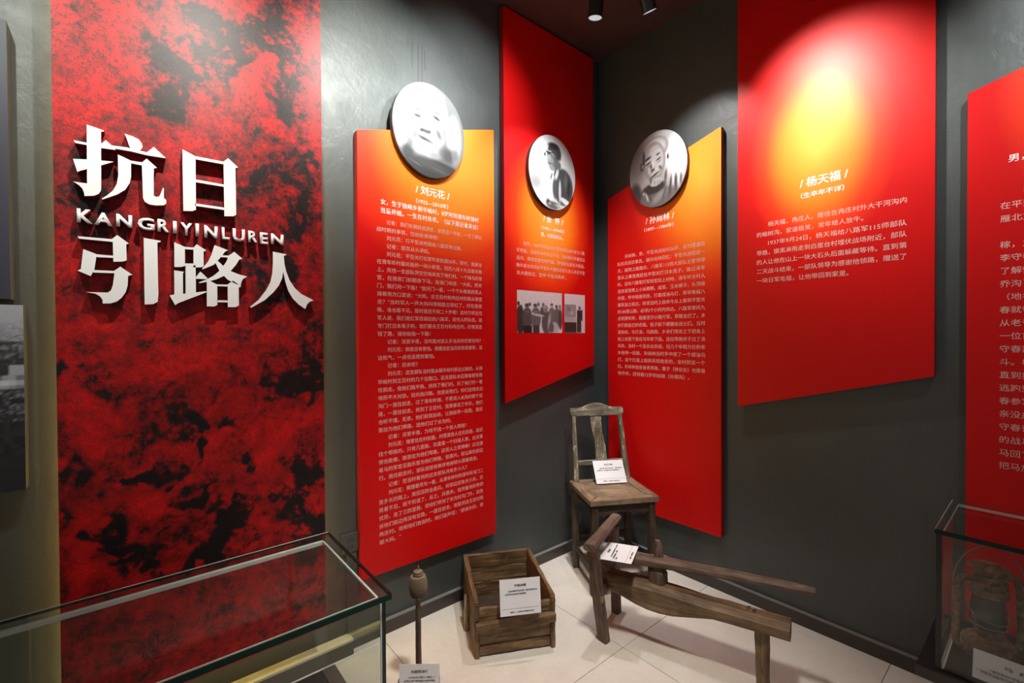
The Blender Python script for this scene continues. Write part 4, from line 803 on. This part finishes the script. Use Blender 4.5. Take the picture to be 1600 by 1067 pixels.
# ---------------------------------------------------------------- open wooden crate
CR = empty('wooden_crate', (-1.350,-.427,0), math.radians(-27.8), 'open weathered wooden box with rough boards on the floor', 'crate')
cr, ce = M['crate'], M['crateend']
Wd, Dp, Hh, t = .364, .462, .240, .020
def board_(name, p0, p1, w, h, mat=cr, jit=.0022, nseg=7, **k): return beam(name, p0, p1, w, h, mat, CR, bev=.003, jit=jit, nseg=nseg, **k)
# left and right sides: two boards each
for sx, n in ((t/2, 'side_board'), (Wd-t/2, 'side_board')):
    board_(n, (sx, .0, .185), (sx, Dp, .185), t, .110)
    board_(n, (sx, .0, .066), (sx, Dp, .066), t, .122)
# back: three boards
for z, h in ((.205,.070), (.130,.072), (.050,.082)):
    board_('back_board', (t+.001, Dp-t/2, z), (Wd-t-.001, Dp-t/2, z), t*.9, h)
# front: sunk top board, two lower boards, projecting batten
board_('front_board', (t+.001, .014, .180), (Wd-t-.001, .014, .180), .018, .058)
board_('front_board', (t+.001, .010, .090), (Wd-t-.001, .010, .090), .018, .070)
board_('front_board', (t+.001, .012, .029), (Wd-t-.001, .012, .029), .018, .046)
board_('batten', (.004, -.014, .140), (Wd-.002, -.014, .148), .026, .036, nseg=8, jit=.002)
for x in (.010, Wd-.010):
    board_('corner_cleat', (x, -.0045, .002), (x, -.0045, .118), .020, .007)
    board_('corner_cleat', (x, -.0045, .166), (x, -.0045, .236), .020, .007)
box('bottom_board', t+.001, Wd-t-.001, .024, Dp-t-.001, .006, .020, M['chairdark'], CR)
board_('side_batten', (-.016, .205, .0), (-.010, .235, .150), .020, .030, ce)
board_('side_batten', (Wd+.010, .260, .05), (Wd+.010, .262, .155), .016, .030)
tube('rope_loop', [(Wd+.004+.012*math.sin(k/10*math.pi), .05+.016*math.cos(k/10*math.pi), .118) for k in range(11)], .003, M['rope'], CR)
card('white information card propped on the front of the wooden crate', (-1.279,-.518,.196), (.868,-.496,0), (.08,.14,.98), .180, .148, '手榴弹箱', ['抗战时期群众用来支援八路军在前线作战', '八路军抗战时期手榴弹箱。'], '捐赠人：白崖台乡南坡村村民')

# ---------------------------------------------------------------- oil lamp on a stick
LP = empty('stick_oil_lamp', (-1.611,-.408,0), 0, 'small ribbed oil lamp on a tall wooden stick with a round base', 'oil lamp')
lathe('base', [(0,0),(.078,0),(.083,.008),(.083,.026),(.076,.036),(.03,.040),(0,.040)], M['presslight'], LP, 36)
beam('stick', (.0,0,.038), (-.002,0,.362), .025, .025, M['stick'], LP, .020, .020, round_=True, nseg=8, jit=.0008)
prof = [(0,.356),(.012,.356),(.016,.364)]
for k in range(15):
    tt = k/14; r = .021+.011*math.sin(math.pi*(.12+.75*tt)); z = .366+.076*tt
    prof += [(r, z), (r+.0045, z+.0022), (r, z+.0036)]
prof += [(.016,.447),(.016,.450),(.0195,.4505),(.0195,.455),(.015,.4555),(.015,.459),(.018,.4595),(.018,.464),(.006,.470),(0,.470)]
lathe('oil_bottle', prof, M['rope'], LP, 28, False)
tube('wick', [(0,0,.468),(.001,0,.478),(0,0,.487)], .0022, M['rust'], LP)
for a in (.6, 2.7, 4.4):
    x, y = math.cos(a), math.sin(a)
    tube('holder_prong', [(x*.013, y*.013, .355),(x*.026,y*.026,.372),(x*.034,y*.034,.392),(x*.040,y*.040,.400)], .0018, M['wire'], LP)
card('white information card standing against the base of the stick lamp', (-1.713,-.440,.004), (.786,-.618,0), (.04,.05,1), .153, .142, '木座煤油灯', ['1937年9月24日晚上八路军一一', '五师在上寨下寨布置战斗任务时使用，', '灯架是用梨木手工制作而成。'], '捐赠人：白崖台乡村民')

# ---------------------------------------------------------------- hurricane lantern in the right case
LN = empty('hurricane_lantern', (-.243,-1.900,.2982), 0, 'rusty hurricane lantern inside the right glass case', 'lantern')
ru = M['rust']
def SL(p): return [(r*.74, z) for r, z in p]
lathe('fuel_tank', SL([(0,0),(.088,0),(.098,.006),(.100,.014),(.094,.022),(.093,.044),(.086,.056),(.062,.062),(.052,.070),(0,.070)]), ru, LN)
lathe('burner', SL([(0,.0705),(.040,.0705),(.050,.078),(.050,.088),(.036,.094),(0,.094)]), ru, LN)
lathe('glass_globe', SL([(.040,.0945),(.054,.105),(.062,.130),(.062,.155),(.056,.185),(.052,.205),(.048,.212)]), M['soot'], LN)
lathe('hood', SL([(.0,.2125),(.060,.2125),(.070,.216),(.070,.219),(.060,.223),(.060,.232),(.068,.236),(.068,.239),(.057,.243),(.056,.254),(.064,.258),(.064,.261),(.052,.265),(.049,.276),(.055,.279),(.055,.282),(.046,.285),(.045,.300),(.070,.303),(.071,.307),(.034,.317),(0,.318)]), ru, LN, 40, False)
dx = Vector((.643, -.766, 0)); ax = Vector((.70,-.71,0)).normalized()
def LPt(s, z): return (ax.x*s, ax.y*s, z)
for sg in (-1, 1):
    tube('side_tube', [LPt(sg*.034,.268),LPt(sg*.075,.270),LPt(sg*.090,.262),LPt(sg*.098,.235),LPt(sg*.102,.15),LPt(sg*.104,.075),LPt(sg*.100,.045),LPt(sg*.090,.030)], .0105, ru, LN, 10)
    lathe('hinge', [(0,-.008),(.008,-.008),(.008,.008),(0,.008)], ru, LN, 12, True, LPt(sg*.105,.245))
tube('bail_handle', [LPt(.112*math.cos(a), .250+.128*math.sin(a)) for a in [math.pi*k/24 for k in range(25)]], .0022, M['wire'], LN)
tube('globe_guard', [(.050*math.cos(a), .050*math.sin(a), .150+.018*math.sin(a+.8)) for a in [2*math.pi*k/32 for k in range(32)]], .0016, M['wire'], LN, 6, True)
tube('globe_guard', [(.047*math.cos(a), .047*math.sin(a), .112) for a in [2*math.pi*k/32 for k in range(32)]], .0016, M['wire'], LN, 6, True)
card('white information card leaning before the lantern inside the glass case', (-.418,-1.876,.2985), (0.02,-1,0), (.35,0,.60), .19, .085, '马  灯', ['八路军夜间行军使用的马灯，由', '平型关战役时为部队带路用过。'], '')

# ---------------------------------------------------------------- track spotlights, and housings for the added fill spots
names = {2: 'black cylindrical ceiling spotlight above the ceiling-high board, left of the visible pair',
         3: 'black cylindrical ceiling spotlight tilted right, right of the visible pair',
         0: 'black ceiling spotlight aimed at the grunge title board', 1: 'black ceiling spotlight aimed at the interview board',
         4: 'black ceiling spotlight aimed at the glaring red board', 5: 'black ceiling spotlight aimed at the far right board', 6: 'unseen ceiling fill spotlight added to brighten the floor around the exhibits',
         7: 'black ceiling spotlight aimed at the old woman portrait', 8: 'unseen ceiling fill spotlight added to brighten the wooden chair', 9: 'unseen ceiling fill spotlight added to brighten the far left wall boards'}
for i, (p, q, wt, cone, bl, c, rad) in enumerate(SPOTS):
    d = (Vector(q)-Vector(p)).normalized()
    if i == 2: d = Vector((.103,.20,-1)).normalized()
    if i == 3: d = Vector((.592,.052,-1)).normalized()
    r = empty('ceiling_spotlight', p, 0, names[i], 'spotlight', 'ceiling spotlights')
    rot = d.to_track_quat('-Z', 'Y').to_matrix().to_4x4()
    h = .175
    o = lathe('housing', [(.0,.006),(.033,.006),(.033,-.001),(.036,-.001),(.036,h-.004),(.033,h),(0,h)], M['black'], r, 36, False); o.matrix_local = rot
    o = lathe('lens', [(.0,.0005),(.0325,.0005),(.0325,.004),(0,.004)], M['lens'], r, 36, False); o.matrix_local = rot
    top = -d*(h*.75); zt = CEIL-p[2]
    tube('stem', [(top.x, top.y, top.z), (top.x, top.y, zt-.018)], .008, M['black'], r)
    lathe('ceiling_mount', [(0,-.018),(.040,-.018),(.040,-.0005),(0,-.0005)], M['black'], r, 28, False, (top.x, top.y, zt))
